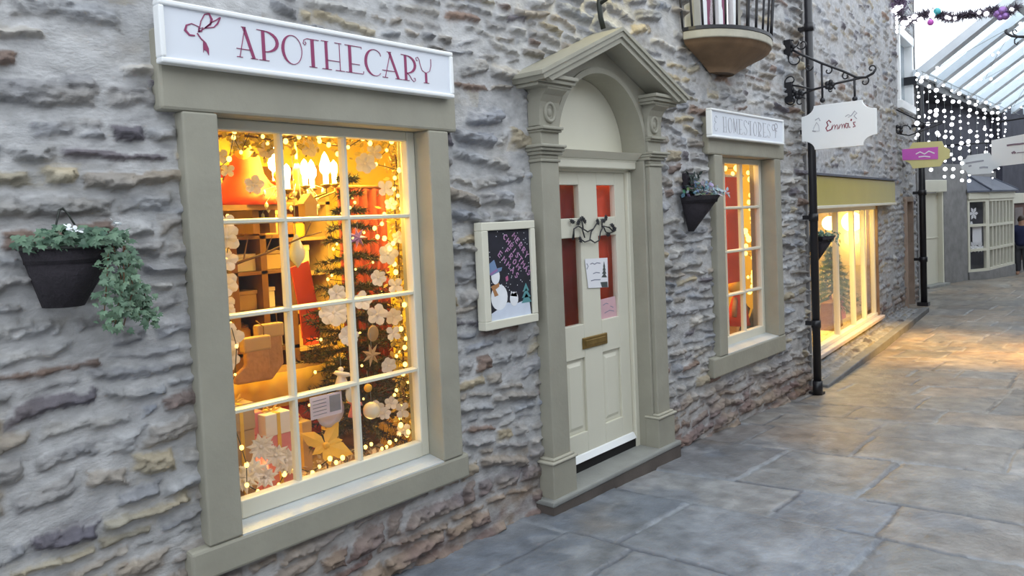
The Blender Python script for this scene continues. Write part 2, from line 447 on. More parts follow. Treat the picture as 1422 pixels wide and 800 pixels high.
# ---- paving: irregular flags, one surface
def paving():
    X1 = spans((-3, 1.8, .06), (1.8, 5.5, .013), (5.5, 11, .024), (11, 40, .09))
    Y1 = spans((-4.6, -2.6, .05), (-2.6, .12, .013), (.12, 3.2, .06))
    X, Y = np.meshgrid(X1, Y1)
    rg = np.random.RandomState(5)
    sk = np.interp(X, [2, 4, 6, 9, 14, 40], [.0, .10, .22, .45, .3, .1])
    u = X+sk*Y+.03*pn(X*.8, Y*.8, 1)+.012*pn(X*3, Y*3, 2)+.004*pn(X*14, Y*14, 3)
    v = Y+.03*pn(X*.8, Y*.8, 4)+.012*pn(X*3, Y*3, 5)+.004*pn(X*14, Y*14, 6)
    xb = [-4.5]
    while xb[-1] < 42: xb.append(xb[-1]+rg.choice([.36, .5, .62, .75, .85]))
    xb = np.array(xb); ci = np.clip(np.searchsorted(xb, u)-1, 0, len(xb)-2)
    d = np.zeros_like(X); C = np.zeros(X.shape+(3,)); tz = np.zeros_like(X)
    pal = np.array([(.175, .187, .205), (.20, .208, .218), (.215, .205, .19), (.245, .24, .232), (.175, .172, .172), (.235, .21, .185)])
    for k in np.unique(ci):
        m = ci == k
        ys = [-6.-rg.rand()]
        while ys[-1] < 5: ys.append(ys[-1]+rg.uniform(.35, 1.05))
        ys = np.array(ys); n = len(ys); vm = v[m]; um = u[m]
        si = np.clip(np.searchsorted(ys, vm)-1, 0, n-2)
        d[m] = np.minimum(np.minimum(um-xb[k], xb[k+1]-um), np.minimum(vm-ys[si], ys[si+1]-vm))
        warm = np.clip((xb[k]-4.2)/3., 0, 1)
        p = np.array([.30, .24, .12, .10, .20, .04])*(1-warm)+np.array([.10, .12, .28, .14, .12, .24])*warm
        cc = pal[rg.choice(len(pal), n, p=p/p.sum())]*rg.uniform(.85, 1.15, (n, 1))
        C[m] = cc[si]
        tz[m] = rg.uniform(-.004, .004, n)[si]+rg.normal(0, .005, n)[si]*(um-xb[k])+rg.normal(0, .004, n)[si]*(vm-ys[si])
    j = sstep((d-.004+.006*fbm(X*9, Y*9, 2, 8))/.014)
    z = gz(X)+j*(.008+tz)+.004*fbm(X*3, Y*3, 4, 9)+.0028*fbm(X*16, Y*16, 4, 10)
    stain = fbm(X*1.3, Y*1.3, 5, 12)[..., None]
    C = C*(1+.6*stain)*(1+.42*fbm(X*5, Y*6, 6, 13)[..., None])
    br = sstep((fbm(X*1.0+7, Y*1.0, 4, 15)-.02)/.25)[..., None]
    C = C*(1-.5*br)+np.array((.225, .185, .15))*.5*br
    bl = sstep((fbm(X*1.4+3, Y*1.7+9, 4, 25)-.05)/.22)[..., None]*(1-br)
    C = C*(1-.5*bl)+np.array((.15, .17, .20))*.5*bl
    pale = sstep((fbm(X*3.2+3, Y*3.6, 5, 26)-.20)/.12)[..., None]; C = C*(1-.35*pale)+np.array((.33, .33, .33))*.35*pale
    jc = np.where(fbm(X*1.5, Y*1.5, 2, 14)[..., None] > .0, np.array((.25, .26, .27)), np.array((.11, .115, .13)))
    C = jc*(1-j[..., None])+C*j[..., None]
    z = z+.006*fbm(X*1.2, Y*1.2, 3, 19)
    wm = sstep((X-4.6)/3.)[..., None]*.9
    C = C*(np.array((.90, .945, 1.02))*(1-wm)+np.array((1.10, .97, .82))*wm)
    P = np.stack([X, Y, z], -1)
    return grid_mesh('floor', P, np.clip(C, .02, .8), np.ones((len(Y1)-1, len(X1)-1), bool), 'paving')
paving()
# kerb and rubble strip under the shop window
m = MB(FS)
m.hexa([S_ for S_ in [(.15, -.30, .34), (7.0, -.34, .30), (.15, -.30, .44), (7.0, -.34, .40), (.15, -.065, .34), (7.0, -.115, .30), (.15, -.065, .44), (7.0, -.115, .40)]])
m.build('trim_kerb', pm('kerb stone', (.15, .15, .15), .7, var=.3, scale=4, bump=.3, bscale=20), kind='structure', bevel=.012)
def strip():
    U, V = np.meshgrid(spans((.1, 7.0, .03)), spans((-.02, .36, .02)))
    h, C = rubble(U, V*1.0, 31, relief=.03, course=(.06, .12), length=(.12, .35))
    n = np.array(N2)
    P = np.array(P2)+U[..., None]*np.array(D2)+V[..., None]*n+(-.085-.008*U-.10*V+h)[..., None]*np.array((0, 0, 1))
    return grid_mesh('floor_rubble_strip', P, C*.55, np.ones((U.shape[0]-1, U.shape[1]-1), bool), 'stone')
strip()

# ---- window dressing helpers: stone surround, sash, glazing bars, glass
def sash(root, x0, x1, z0, z1, y, vs, hs, stile=.05, top=.045, bot=.075, bar=.021):
    m = MB()
    m.box(x0, x0+stile, y, y+.05, z0, z1); m.box(x1-stile, x1, y, y+.05, z0, z1)
    m.box(x0+stile, x1-stile, y, y+.05, z1-top, z1); m.box(x0+stile, x1-stile, y-.004, y+.05, z0, z0+bot)
    m.build('sash_frame', 'cream', root, bevel=.006)
    m = MB()
    for x in vs: m.prism([(x-bar/2, y+.045), (x+bar/2, y+.045), (x+bar/2, y+.02), (x+.006, y+.004), (x-.006, y+.004), (x-bar/2, y+.02)], z0+bot, z1-top)
    for z in hs:
        b = bar/2
        fr = Matrix(((0, 0, 1, 0), (1, 0, 0, 0), (0, 1, 0, 0), (0, 0, 0, 1)))      # (u=y, v=z, w=x)
        m.prism([(y+.044, z-b), (y+.02, z-b), (y+.003, z-.006), (y+.003, z+.006), (y+.02, z+b), (y+.044, z+b)], x0+stile, x1-stile, fr)
    m.build('glazing_bars', 'cream', root)
    m = MB(); m.box(x0+stile-.005, x1-stile+.005, y+.028, y+.031, z0+bot-.005, z1-top+.005); m.build('glass', 'glass', root)

def surround(root, x0, x1, xl, xr, z0, z1, zl, sl, sr, zs, ll, lr, depth=.13):
    m = MB(); m.box(ll, lr, .0, .24, z1, zl); m.build('lintel', 'trim', root, bevel=.012)
    m = MB(); m.box(xl, x0, .0, .24, z0-.01, z1); m.build('jamb', 'trim', root, bevel=.008)
    m = MB(); m.box(x1, xr, .0, .24, z0-.01, z1); m.build('jamb', 'trim', root, bevel=.008)
    m = MB()
    m.hexa([(sl, .0, zs), (sr, .0, zs), (sl, .22, zs), (sr, .22, zs), (sl, .0, z0-.012), (sr, .0, z0-.012), (sl, .22, z0+.022), (sr, .22, z0+.022)])
    s = m.build('sill', 'trim', root, bevel=.012)
    m = MB(); m.hexa([(x0, .004, z0-.02), (x1, .004, z0-.02), (x0, .13, z0-.01), (x1, .13, z0-.01), (x0, .006, z0-.008), (x1, .006, z0-.008), (x0, .13, z0+.014), (x1, .13, z0+.014)])
    m.build('sill_top', 'sill', s)

w1 = thing('window_1', (2, 0, .5), kind='structure')
surround(w1, 1.455, 2.512, 1.32, 2.64, .545, 2.13, 2.42, 1.25, 2.68, .415, 1.245, 2.70)
sash(w1, 1.455, 2.512, .555, 2.13, .105, [1.785, 2.106], [.982, 1.357, 1.729])
w2 = thing('window_2', (6, 0, .5), kind='structure')
surround(w2, 5.584, 6.584, 5.45, 6.71, .572, 2.115, 2.40, 5.34, 6.73, .41, 5.36, 6.80)
sash(w2, 5.584, 6.584, .578, 2.115, .125, [5.87, 6.20], [.985, 1.345, 1.705], stile=.05, bar=.026)

# ---- door surround
tr = thing('trim_door_surround', (C0, 0, 0), kind='structure')
for sg in (-1, 1):
    def bx(h0, h1, w0, w1, z0, z1, mb):
        a, b = sorted((C0+sg*h0, C0+sg*h1)); mb.box(a, b, -w1, -w0, z0, z1)
    m = MB(); bx(.49, .645, -.06, .03, .335, 2.0, m); bx(.465, .49, -.14, .0, .1, 2.04, m)
    bx(.482, .655, -.06, .04, 2.0, 2.018, m); bx(.49, .645, -.06, .03, 2.018, 2.04, m)
    m.build('pilaster', 'trim', tr, bevel=.006)
    m = MB(); bx(.462, .675, -.06, .048, .06, .312, m); pl9 = m.build('plinth', 'trim', tr, bevel=.008)
    m = MB(); bx(.455, .69, -.06, .058, .312, .327, m); bx(.47, .665, -.06, .045, .327, .342, m); m.build('plinth_moulding', 'trimlight', pl9, bevel=.006)
    m = MB(); bx(.465, .66, -.14, .045, 2.04, 2.06, m); bx(.465, .675, -.14, .062, 2.06, 2.078, m); bx(.465, .69, -.14, .075, 2.078, 2.095, m)
    m.build('impost_moulding', 'trim', tr, bevel=.006)
    m = MB(); bx(.48, .64, -.06, .03, 2.095, 2.40, m); bx(.475, .65, -.06, .05, 2.165, 2.178, m); bx(.475, .66, -.06, .065, 2.178, 2.195, m)
    m.build('upper_block', 'trim', tr, bevel=.005)
    m = MB()                                                        # console that flares out under the cornice
    fr = Matrix(((0, 0, 1, 0), (-1, 0, 0, 0), (0, 1, 0, 0), (0, 0, 0, 1)))          # (u = out, v = z, w = x)
    pr = [(-.05, 2.2), (.03, 2.2), (.032, 2.29), (.04, 2.33), (.062, 2.365), (.095, 2.39), (.10, 2.40), (-.05, 2.40)]
    a, b = sorted((C0+sg*.475, C0+sg*.65)); m.prism(pr, a, b, fr)
    m.build('console', 'trim', tr)
    m = MB(); R = Matrix.Rotation(PI/2, 3, 'X'); xx = C0+sg*.56
    m.tube([(xx+.042*math.cos(t), -.034, 2.275+.05*math.sin(t)) for t in [2*PI*i/20 for i in range(20)]], .011, 8, True)
    m.ball((xx, -.028, 2.275), .026, (1, .4, 1))
    m.build('carved_disc', 'trim', tr)
    m = MB(); bx(.44, .74, -.06, .105, 2.40, 2.418, m); bx(.43, .76, -.06, .125, 2.418, 2.44, m); bx(.42, .775, -.06, .14, 2.44, 2.462, m)
    m.build('cornice_cap', 'trim', tr, bevel=.004)
    fr = Matrix(((sg, 0, 0, C0), (0, 0, -1, 0), (0, 1, 0, 0), (0, 0, 0, 1)))
    sl = (2.805-2.465)/.785
    m = MB(); q = lambda t, dz: (t, 2.805-sl*t-dz)
    m.prism([q(0, 0), q(.79, 0), q(.79, .022), q(0, .022)], -.06, .178, fr)
    m.prism([q(0, .022), q(.775, .022), q(.76, .055), q(0, .055)], -.06, .168, fr)
    m.prism([q(0, .055), q(.72, .055), q(.68, .09), q(0, .09)], -.06, .155, fr)
    m.build('raking_cornice', 'trim', tr)
m = MB()
poly = [(-.62, 2.08), (-.62, 2.44), (0, 2.715), (.62, 2.44), (.62, 2.08), (.465, 2.08)]+arc(0, 2.09, .465, .465, 0, 180, 28)+[(-.465, 2.08)]
fr = Matrix(((1, 0, 0, C0), (0, 0, -1, 0), (0, 1, 0, 0), (0, 0, 0, 1)))
# spandrel built as strips so that the arch stays open
a_in = arc(0, 2.09, .465, .465, 0, 180, 36)
def out_pt(i):
    t = math.radians(180*i/36); c, s_ = math.cos(t), math.sin(t)
    best = 9
    for k in (.62/abs(c) if abs(c) > 1e-6 else 9,): best = min(best, k)
    for sg in (-1, 1):
        den = s_+sg*c*(2.715-2.44)/.62
        if den > 1e-6: best = min(best, (2.715-2.09)/den)
    return (best*c, 2.09+best*s_)
a_out = [out_pt(i) for i in range(37)]
for i in range(36): m.prism([a_in[i], a_out[i], a_out[i+1], a_in[i+1]], -.19, .0, fr)
m.build('arch', 'trim', tr)
m = MB()
for k in range(36):
    t0, t1 = math.radians(5*k), math.radians(5*k+5)
    m.prism([(.465*math.cos(t), 2.09+.465*math.sin(t)) for t in (t0, t1)]+[(.50*math.cos(t), 2.09+.50*math.sin(t)) for t in (t1, t0)], -.0, .014, fr)
m.build('archivolt', 'trim', tr)
st = thing('trim_doorstep', (C0, 0, 0), kind='structure')
m = MB(); m.box(C0-.715, C0+.715, -.072, .16, .085, .118); m.build('tread', 'step', st, bevel=.01)
m = MB(); m.box(C0-.71, C0+.71, -.066, .16, -.1, .085); m.build('riser', 'riser', st)

# ---- door
dr = thing('door_1', (C0, .13, .1), kind='structure')
m = MB()
for a, b in ((3.545, 3.662), (3.866, 4.060), (4.264, 4.380)): m.box(a, b, .13, .172, .19, 1.966)
for a, b in ((3.662, 3.866), (4.060, 4.264)):
    for c, d in ((.19, .345), (.81, 1.02), (1.56, 1.68), (1.884, 1.966)): m.box(a, b, .13, .172, c, d)
    m.box(a, b, .148, .165, .345, .81)
    m.hexa([(a+.045, .137, .39), (b-.045, .137, .39), (a+.02, .149, .365), (b-.02, .149, .365), (a+.045, .137, .765), (b-.045, .137, .765), (a+.02, .149, .79), (b-.02, .149, .79)])
m.build('leaf', 'cream', dr, bevel=.004)
m = MB()
m.hexa([(3.545, .10, .178), (4.38, .10, .178), (3.545, .172, .178), (4.38, .172, .178), (3.545, .122, .215), (4.38, .122, .215), (3.545, .172, .225), (4.38, .172, .225)])
m.build('weather_board', 'white', dr, bevel=.004)
m = MB()
for a, b in ((C0-.47, 3.54), (4.385, C0+.47)): m.box(a, b, .105, .19, .11, 1.97)
m.box(C0-.47, C0+.47, .118, .19, 1.966, 2.0); m.build('door_frame', 'cream', dr, bevel=.004)
m = MB(); m.box(C0-.465, C0+.465, .06, .22, 1.985, 2.042); m.box(C0-.47, C0+.47, .055, .18, 2.03, 2.044)
m.build('transom_rail', 'cream', dr, bevel=.012)
m = MB(); m.hexa([(C0-.465, .05, 2.042), (C0+.465, .05, 2.042), (C0-.465, .22, 2.042), (C0+.465, .22, 2.042), (C0-.465, .005, 2.085), (C0+.465, .005, 2.085), (C0-.465, .22, 2.092), (C0+.465, .22, 2.092)])
m.build('transom_cornice', 'cream', dr, bevel=.003)
m = MB(); m.prism(arc(0, 2.085, .468, .468, 0, 180, 36), -.21, -.165, fr); m.build('lunette', 'cream', dr)
m = MB(); m.box(3.54, 4.385, .115, .19, .105, .18); m.build('threshold_gap', 'dark', dr)  # black block filling the gap, standing in for shade under the door
for a, b in ((3.662, 3.866), (4.060, 4.264)):
    for c, d in ((1.02, 1.56), (1.68, 1.884)):
        m = MB(); m.box(a-.004, b+.004, .152, .155, c-.004, d+.004); m.build('pane', 'glass', dr)
m = MB(); m.box(3.838, 4.106, .119, .131, .862, .934); s_ = m.build('letter_slot', 'brass', dr, bevel=.008)
m = MB(); m.box(3.862, 4.082, .114, .121, .880, .916); m.build('flap', 'brass', s_, bevel=.004)

# ---- the shop behind the two windows and the door
def room(x0, x1, y0, y1, z0, z1, nm):
    for n_, b in (('wall_%s_back' % nm, (x0, x1, y1, y1+.05, z0, z1)), ('wall_%s_left' % nm, (x0-.05, x0, y0, y1, z0, z1)),
                  ('wall_%s_right' % nm, (x1, x1+.05, y0, y1, z0, z1)), ('ceiling_%s' % nm, (x0, x1, y0, y1, z1, z1+.05))):
        m = MB(); m.box(*b); m.build(n_, 'ochre', kind='structure')
    m = MB(); m.box(x0, x1, y0, y1, z0-.05, z0); m.build('floor_%s' % nm, 'floorin', kind='structure')
room(1.3, 5.0, .26, 2.9, .05, 2.5, 'shop')
room(5.2, 7.3, .26, 2.4, .05, 2.4, 'parlour')

# ---- opposite side of the lane (behind the photographer)
m = MB(); m.box(-6, 40, -4.95, -4.6, -1, 3.9); m.build('wall_opposite', 'greystone', kind='structure')

# ---- downpipe at the corner
pp = thing('drainpipe', (7.25, -.08, gzf(7.25)), 'black cast iron drainpipe running down the stone corner to the paving', 'drainpipe', 'black drainpipes')
m = MB(); m.tube([(7.25, -.08, gzf(7.25)+.0), (7.25, -.08, 4.5)], .036, 14); m.build('pipe', 'black', pp)
m = MB(); m.box(7.24, 7.33, -.12, .0, gzf(7.25), gzf(7.25)+.03); m.tube([(7.25, -.08, gzf(7.25)+.02), (7.25, -.08, gzf(7.25)+.14)], .045, 14); m.build('shoe', 'black', pp)
for z in (.55, 1.55, 2.35, 3.3):
    m = MB(); m.tube([(7.25, -.08, z), (7.25, -.08, z+.07)], .043, 14); m.box(7.27, 7.31, -.06, .03, z+.015, z+.055); m.build('bracket_collar', 'black', pp)

# ---- balcony over the middle
bl = thing('balcony', (5.62, 0, 2.95), 'bowed stone balcony with black railings over the arched doorway side', 'balcony')
bl['label'] = 'bowed stone balcony with black iron railings high on the wall'
def bow(k, dz, n=24, a=.56, b=.37): return [(5.62-a*k*math.cos(PI*i/n), -b*k*math.sin(PI*i/n)+.03, dz) for i in range(n+1)]
m = MB(); m.prism([(x, y) for x, y, z in bow(1, 0)], 2.985, 3.01); m.build('deck', 'black', bl)
m = MB(); m.prism([(x, y) for x, y, z in bow(.99, 0)], 2.925, 2.985); m.build('slab_edge', 'trimlight', bl, bevel=.008)
m = MB(); vs = []; fs = []
prof = [(.97, 2.925), (.94, 2.90), (.86, 2.875), (.74, 2.85), (.58, 2.815), (.42, 2.775), (.28, 2.735)]
for k, z in prof: vs += bow(k, z)
for i in range(len(prof)-1):
    for j in range(24): fs.append((i*25+j, i*25+j+1, (i+1)*25+j+1, (i+1)*25+j))
fs.append(tuple(range(25))); fs.append(tuple(6*25+j for j in range(24, -1, -1)))
m.add(vs, fs, True); m.build('corbel', pm('brown corbel stone', (.20, .125, .07), .75, var=.3, scale=5, bump=.25, bscale=20), bl)
for i in range(17):
    t = PI*i/16
    m = MB(); pts = []
    for z in (3.0, 3.1, 3.25, 3.45, 3.75, 4.1):
        k = 1+.10*min(1, (z-3.0)/.5)
        pts.append((5.62-.55*k*math.cos(t), -.36*k*math.sin(t)+.03, z))
    m.tube(pts, .009, 6); m.build('baluster', 'black', bl)
w3 = thing('window_3', (5.6, .1, 3.0), kind='structure')
m = MB(); m.box(5.17, 5.27, -.01, .2, 3.0, 4.3); m.build('stone_jamb', 'trimlight', w3)
m = MB(); m.box(5.27, 6.1, .07, .12, 3.0, 3.07)
for x in (5.27, 5.47, 5.74, 6.0): m.box(x, x+.07, .07, .12, 3.07, 4.3)
m.build('window_frame', 'white', w3, bevel=.004)
m = MB(); m.box(5.3, 6.1, .095, .098, 3.07, 4.3); m.build('glass', 'glass', w3)
for i, x in enumerate((5.34, 5.57, 5.83)):
    m = MB(); n = 10
    m.tube([(x+.015*math.cos(k), .15+.012*math.sin(k*2), 3.05+k*.13) for k in range(11)], .085, 8)
    tag(m.build('hanging_curtain', pm('plum curtain', (.30, .10, .17), .9), None), ['plum curtain behind the balcony rails, by the stone jamb', 'plum curtain behind the middle of the balcony rails', 'plum curtain behind the balcony rails, furthest from the stone jamb'][i], 'curtain', 'balcony curtains')
m = MB(); m.box(5.2, 6.15, .3, .33, 3.0, 4.4); m.build('wall_balcony_room', 'darkstone', kind='structure')

# ---- shop window in the side wall (cream frame, fascia)
w4 = thing('window_4', S2(3.2, 0), kind='structure')
m = MB(FS); m.box(1.2, 5.10, -.06, -.012, -.08, .06); m.build('sill', pm('pale pink sill', (.62, .52, .47), .5), w4, bevel=.008)
m = MB(FS)
m.box(1.2, 5.0, -.012, .035, -.10, -.02)
for s_ in (1.2, 1.70, 2.66, 3.56, 4.24, 4.90): m.box(s_, s_+.045, -.01, 1.70, -.10, -.03)
m.box(1.2, 5.0, 1.60, 1.72, -.10, -.02)
m.build('shop_frame', 'cream', w4, bevel=.006)
m = MB(FS); m.box(1.2, 4.95, .02, 1.62, -.062, -.059); m.build('glass', 'glass', w4)
m = MB(FS); m.box(1.0, 5.88, 1.665, 2.03, -.05, .10); fa = m.build('fascia', 'fascia', w4, bevel=.012)
m = MB(FS); m.box(.98, 5.9, 1.655, 1.69, -.05, .115); m.build('fascia_moulding', 'cream', fa, bevel=.005)
m = MB(FS); m.box(.98, 5.9, 2.03, 2.055, -.05, .13); m.build('fascia_flashing', 'slate', fa)
m = MB(FS); m.box(4.98, 5.02, -.0, 1.66, -.16, -.0); m.build('reveal', pm('brown pier stone', (.25, .16, .10), .8, var=.3), w4)
# room behind it
for n_, b in (('wall_store_back', (0.4, 5.4, -.1, 1.9, -1.55, -1.5)), ('ceiling_store', (.4, 5.4, 1.72, 1.76, -1.5, -.13)), ('floor_store', (.4, 5.4, -.06, -.02, -1.5, -.11)), ('wall_store_left', (.4, .44, -.1, 1.76, -1.5, -.1)), ('wall_store_right', (5.05, 5.4, -.1, 1.76, -1.5, -.1))):
    m = MB(FS); m.box(*b); m.build(n_, pm('pale warm paint', (.72, .60, .34), .8), kind='structure')
# side door recess and upper window of the same wall
d2 = thing('door_2', S2(7.7, 0), kind='structure')
m = MB(FS); m.box(7.34, 7.42, -.35, 1.74, -.2, .03); m.box(8.08, 8.15, -.35, 1.74, -.2, .02); m.box(7.34, 8.15, 1.69, 1.78, -.2, .02); m.build('door_casing', pm('pinkish stone', (.33, .25, .20), .8, var=.15), d2, bevel=.008)
m = MB(FS); m.box(7.42, 8.08, -.3, 1.69, -.22, -.18); m.build('leaf', pm('brown door paint', (.22, .15, .11), .6), d2)
w5 = thing('window_5', S2(7.7, 4), kind='structure')
m = MB(FS); m.box(7.0, 7.10, 3.36, 4.68, -.16, .02); m.box(8.30, 8.42, 3.36, 4.68, -.16, .02); m.box(7.0, 8.42, 4.54, 4.70, -.16, .03); m.box(6.98, 8.44, 3.30, 3.44, -.16, .05); m.build('stone_frame', 'white', w5, bevel=.008)
m = MB(FS); m.box(7.1, 8.3, 3.44, 4.54, -.15, -.12); m.build('pane', pm('blue grey pane', (.24, .30, .34), .2, spec=.8), w5)

# ================================================================== signs and things fixed to the front wall
T_, t_ = .13, .03
def letter(ch):
    """strokes of a condensed display capital in a unit box: (points, width)"""
    L_ = []
    th = lambda p, w=T_: L_.append((p, w)); tn = lambda p: L_.append((p, t_))
    if ch == 'A':
        tn([(.08, 0), (.40, 1)]); th([(.34, 1), (.78, 0)], .15); tn([(-.06, .27), (.62, .27)]); tn([(-.06, 0), (.22, 0)]); tn([(.62, 0), (.98, 0)]); tn([(.22, 1), (.44, 1)])
    elif ch == 'P' or ch == 'R':
        th([(.22, 0), (.22, 1)], .17); tn([(.0, 0), (.46, 0)]); tn([(-.06, 1), (.3, .99)])
        a = arc(.25, .64, .62, .35, 90, -90, 12); ws = [t_+.14*max(0, math.sin(PI*i/12))**1.2 for i in range(13)]
        L_.append((a, ws))
        if ch == 'R': tn([(.3, .29), (.48, .2), (.60, .06), (.74, -.02), (.86, .03), (.84, .12), (.76, .12)])
    elif ch == 'O':
        a = arc(.5, .5, .44, .5, 90, 450, 28); L_.append((a, [t_+.13*max(0, -math.cos(math.radians(90+360*i/28)))**1.5 for i in range(29)]))
    elif ch == 'T':
        th([(.52, 0), (.52, .97)], .2); tn([(.28, 0), (.76, 0)]); tn([(.95, .98), (.2, .98), (.02, .92), (-.04, .8), (.06, .74), (.14, .8), (.08, .86)])
    elif ch == 'H':
        th([(.22, 0), (.22, 1)], .16); tn([(.80, 0), (.80, 1)]); tn([(.22, .33), (.80, .33)])
        for x in (.22, .80): tn([(x-.2, 0), (x+.2, 0)]); tn([(x-.2, 1), (x+.1, 1)])
    elif ch == 'E':
        th([(.25, 0), (.25, 1)], .18); tn([(0, 1), (.9, 1), (.9, .93)]); tn([(.25, .33), (.78, .33)]); tn([(0, 0), (.95, 0), (.97, .1)])
    elif ch == 'C':
        a = arc(.55, .5, .5, .5, 50, 310, 24); L_.append((a, [t_+.14*max(0, -math.cos(math.radians(50+260*i/24)))**1.3 for i in range(25)])); tn([(.87, .88), (.92, .78)])
    elif ch == 'Y':
        th([(.55, 0), (.55, .40)], .16); tn([(.38, 0), (.74, 0)])
        tn([(.55, .40), (.30, .48), (.18, .68), (.12, .9), (.02, 1.0), (-.1, .96), (-.08, .86), (.02, .86)]); tn([(.55, .40), (.82, .5), (.92, .72), (.93, 1)])
    elif ch == 'M':
        tn([(.08, 0), (.12, 1)]); th([(.12, 1), (.5, .1)], .12); tn([(.5, .1), (.88, 1)]); th([(.88, 1), (.92, 0)], .1)
    elif ch == 'S':
        tn([(.86, .84), (.6, 1), (.3, .97), (.14, .8), (.24, .62), (.55, .5), (.82, .34), (.82, .14), (.6, .0), (.3, .01), (.1, .16)])
    elif ch == '&':
        tn([(.86, .88), (.55, 1), (.26, .86), (.3, .64), (.6, .54), (.3, .5), (.12, .28), (.3, .03), (.62, .0), (.9, .2)])
    return L_

def write(mb, text_boxes, z0, h, fr, d0, d1, wscale=1.):
    for ch, xa, xb in text_boxes:
        for pts, w_ in letter(ch):
            sc = wscale*min(xb-xa, h*.7)
            ww = [q*sc for q in w_] if isinstance(w_, list) else w_*sc
            mb.stroke([(xa+(xb-xa)*u, z0+h*v) for u, v in pts], ww, None, fr, d0, d1)

def framed_sign(root, x0, x1, z0, z1, y, fw):
    m = MB(); m.box(x0+.004, x1-.004, y+.012, -.004, z0+.004, z1-.004); m.build('board', 'signface', root)
    m = MB()
    for b in ((x0, x1, z0, z0+fw), (x0, x1, z1-fw, z1), (x0, x0+fw, z0+fw, z1-fw), (x1-fw, x1, z0+fw, z1-fw)):
        m.box(b[0], b[1], y, -.002, b[2], b[3])
    m.build('moulding', 'white', root, bevel=.006)

# --- APOTHECARY
sg1 = thing('shop_sign', (1.94, -.02, 2.283), 'long white framed shop sign reading APOTHECARY above the big lit window', 'sign')
framed_sign(sg1, 1.236, 2.648, 2.284, 2.503, -.05, .02)
mid = [(1.530,2.388),(1.613,2.391),(1.617,2.397),(1.710,2.396),(1.716,2.400),(1.814,2.399),(1.819,2.400),(1.895,2.401),(1.900,2.402),(2.014,2.402),(2.020,2.403),(2.116,2.403),(2.122,2.403),(2.219,2.403),(2.223,2.403),(2.331,2.407),(2.333,2.407),(2.421,2.405),(2.426,2.405),(2.516,2.406)]
yb = [(1.542,2.341)][0][1]; yt = [(1.549,2.454)][0][1]
m = MB(); ch = 'APOTHECARY'
boxes = [(ch[i], mid[2*i][0], mid[2*i+1][0]) for i in range(10)]
write(m, boxes, yb, yt-yb, FW, .038, .0405); m.build('lettering', 'plum', sg1)
m = MB()
bow = [[(1.366,2.394),(1.346,2.393),(1.331,2.408),(1.337,2.426),(1.356,2.435),(1.382,2.428),(1.381,2.410)], [(1.381,2.410),(1.392,2.450),(1.407,2.476),(1.424,2.481),(1.433,2.462),(1.427,2.443),(1.404,2.426)],
       [(1.381,2.410),(1.404,2.426),(1.433,2.452),(1.450,2.462),(1.465,2.474)], [(1.404,2.426),(1.440,2.435),(1.455,2.450),(1.468,2.475)], [(1.375,2.404),(1.388,2.386),(1.403,2.375)], [(1.382,2.420),(1.398,2.428),(1.392,2.412),(1.378,2.410)]]
for b, w_ in zip(bow, ([.004, .007, .009, .006, .003, .003, .004], [.003, .003, .004, .007, .009, .006, .004], .004, [.003, .004, .006, .003], .004, .003)): m.stroke(b, w_, None, FW, .038, .0405)
tail = [(1.395,2.376),(1.406,2.375),(1.415,2.354),(1.414,2.330),(1.406,2.345),(1.397,2.349),(1.394,2.338),(1.394,2.356)]
m.prism(tail, .038, .0405, FW)
m.build('ribbon_emblem', 'plum', sg1)

# --- & HOMESTORES
sg2 = thing('shop_sign', (6, -.02, 2.235), 'smaller white framed shop sign with faint lettering above the narrow window', 'sign')
framed_sign(sg2, 5.315, 6.688, 2.236, 2.452, -.05, .018)
e = [(5.369,2.347),(5.440,2.351),(5.511,2.340),(5.572,2.338),(5.646,2.337),(5.747,2.332),(5.825,2.331),(5.891,2.329),(5.958,2.327),(6.026,2.326),(6.081,2.323),(6.151,2.321),(6.222,2.319),(6.295,2.317),(6.368,2.315),(6.428,2.312),(6.612,2.303)]
xs = [p[0] for p in e]
m = MB(); tb = [('&', xs[0], xs[1])]
x = xs[2]; stp = (xs[15]-xs[2])/10.
for i, c_ in enumerate('HOMESTORES'): tb.append((c_, x+stp*i+.006, x+stp*(i+1)-.012))
write(m, tb, 2.285, .115, FW, .038, .0405, .8); m.build('lettering', 'palegrey', sg2)
m = MB(); bx_ = xs[15]+.02
m.stroke(arc(bx_+.03, 2.375, .03, .025, 0, 360, 14), .007, None, FW, .038, .0405); m.stroke(arc(bx_+.085, 2.39, .03, .022, 0, 360, 14), .007, None, FW, .038, .0405)
m.stroke([(bx_+.055, 2.37), (bx_+.075, 2.33), (bx_+.065, 2.29)], .01, None, FW, .038, .0405); m.stroke([(bx_+.055, 2.37), (bx_+.10, 2.345)], .008, None, FW, .038, .0405)
m.build('ribbon_emblem', 'palegrey', sg2)

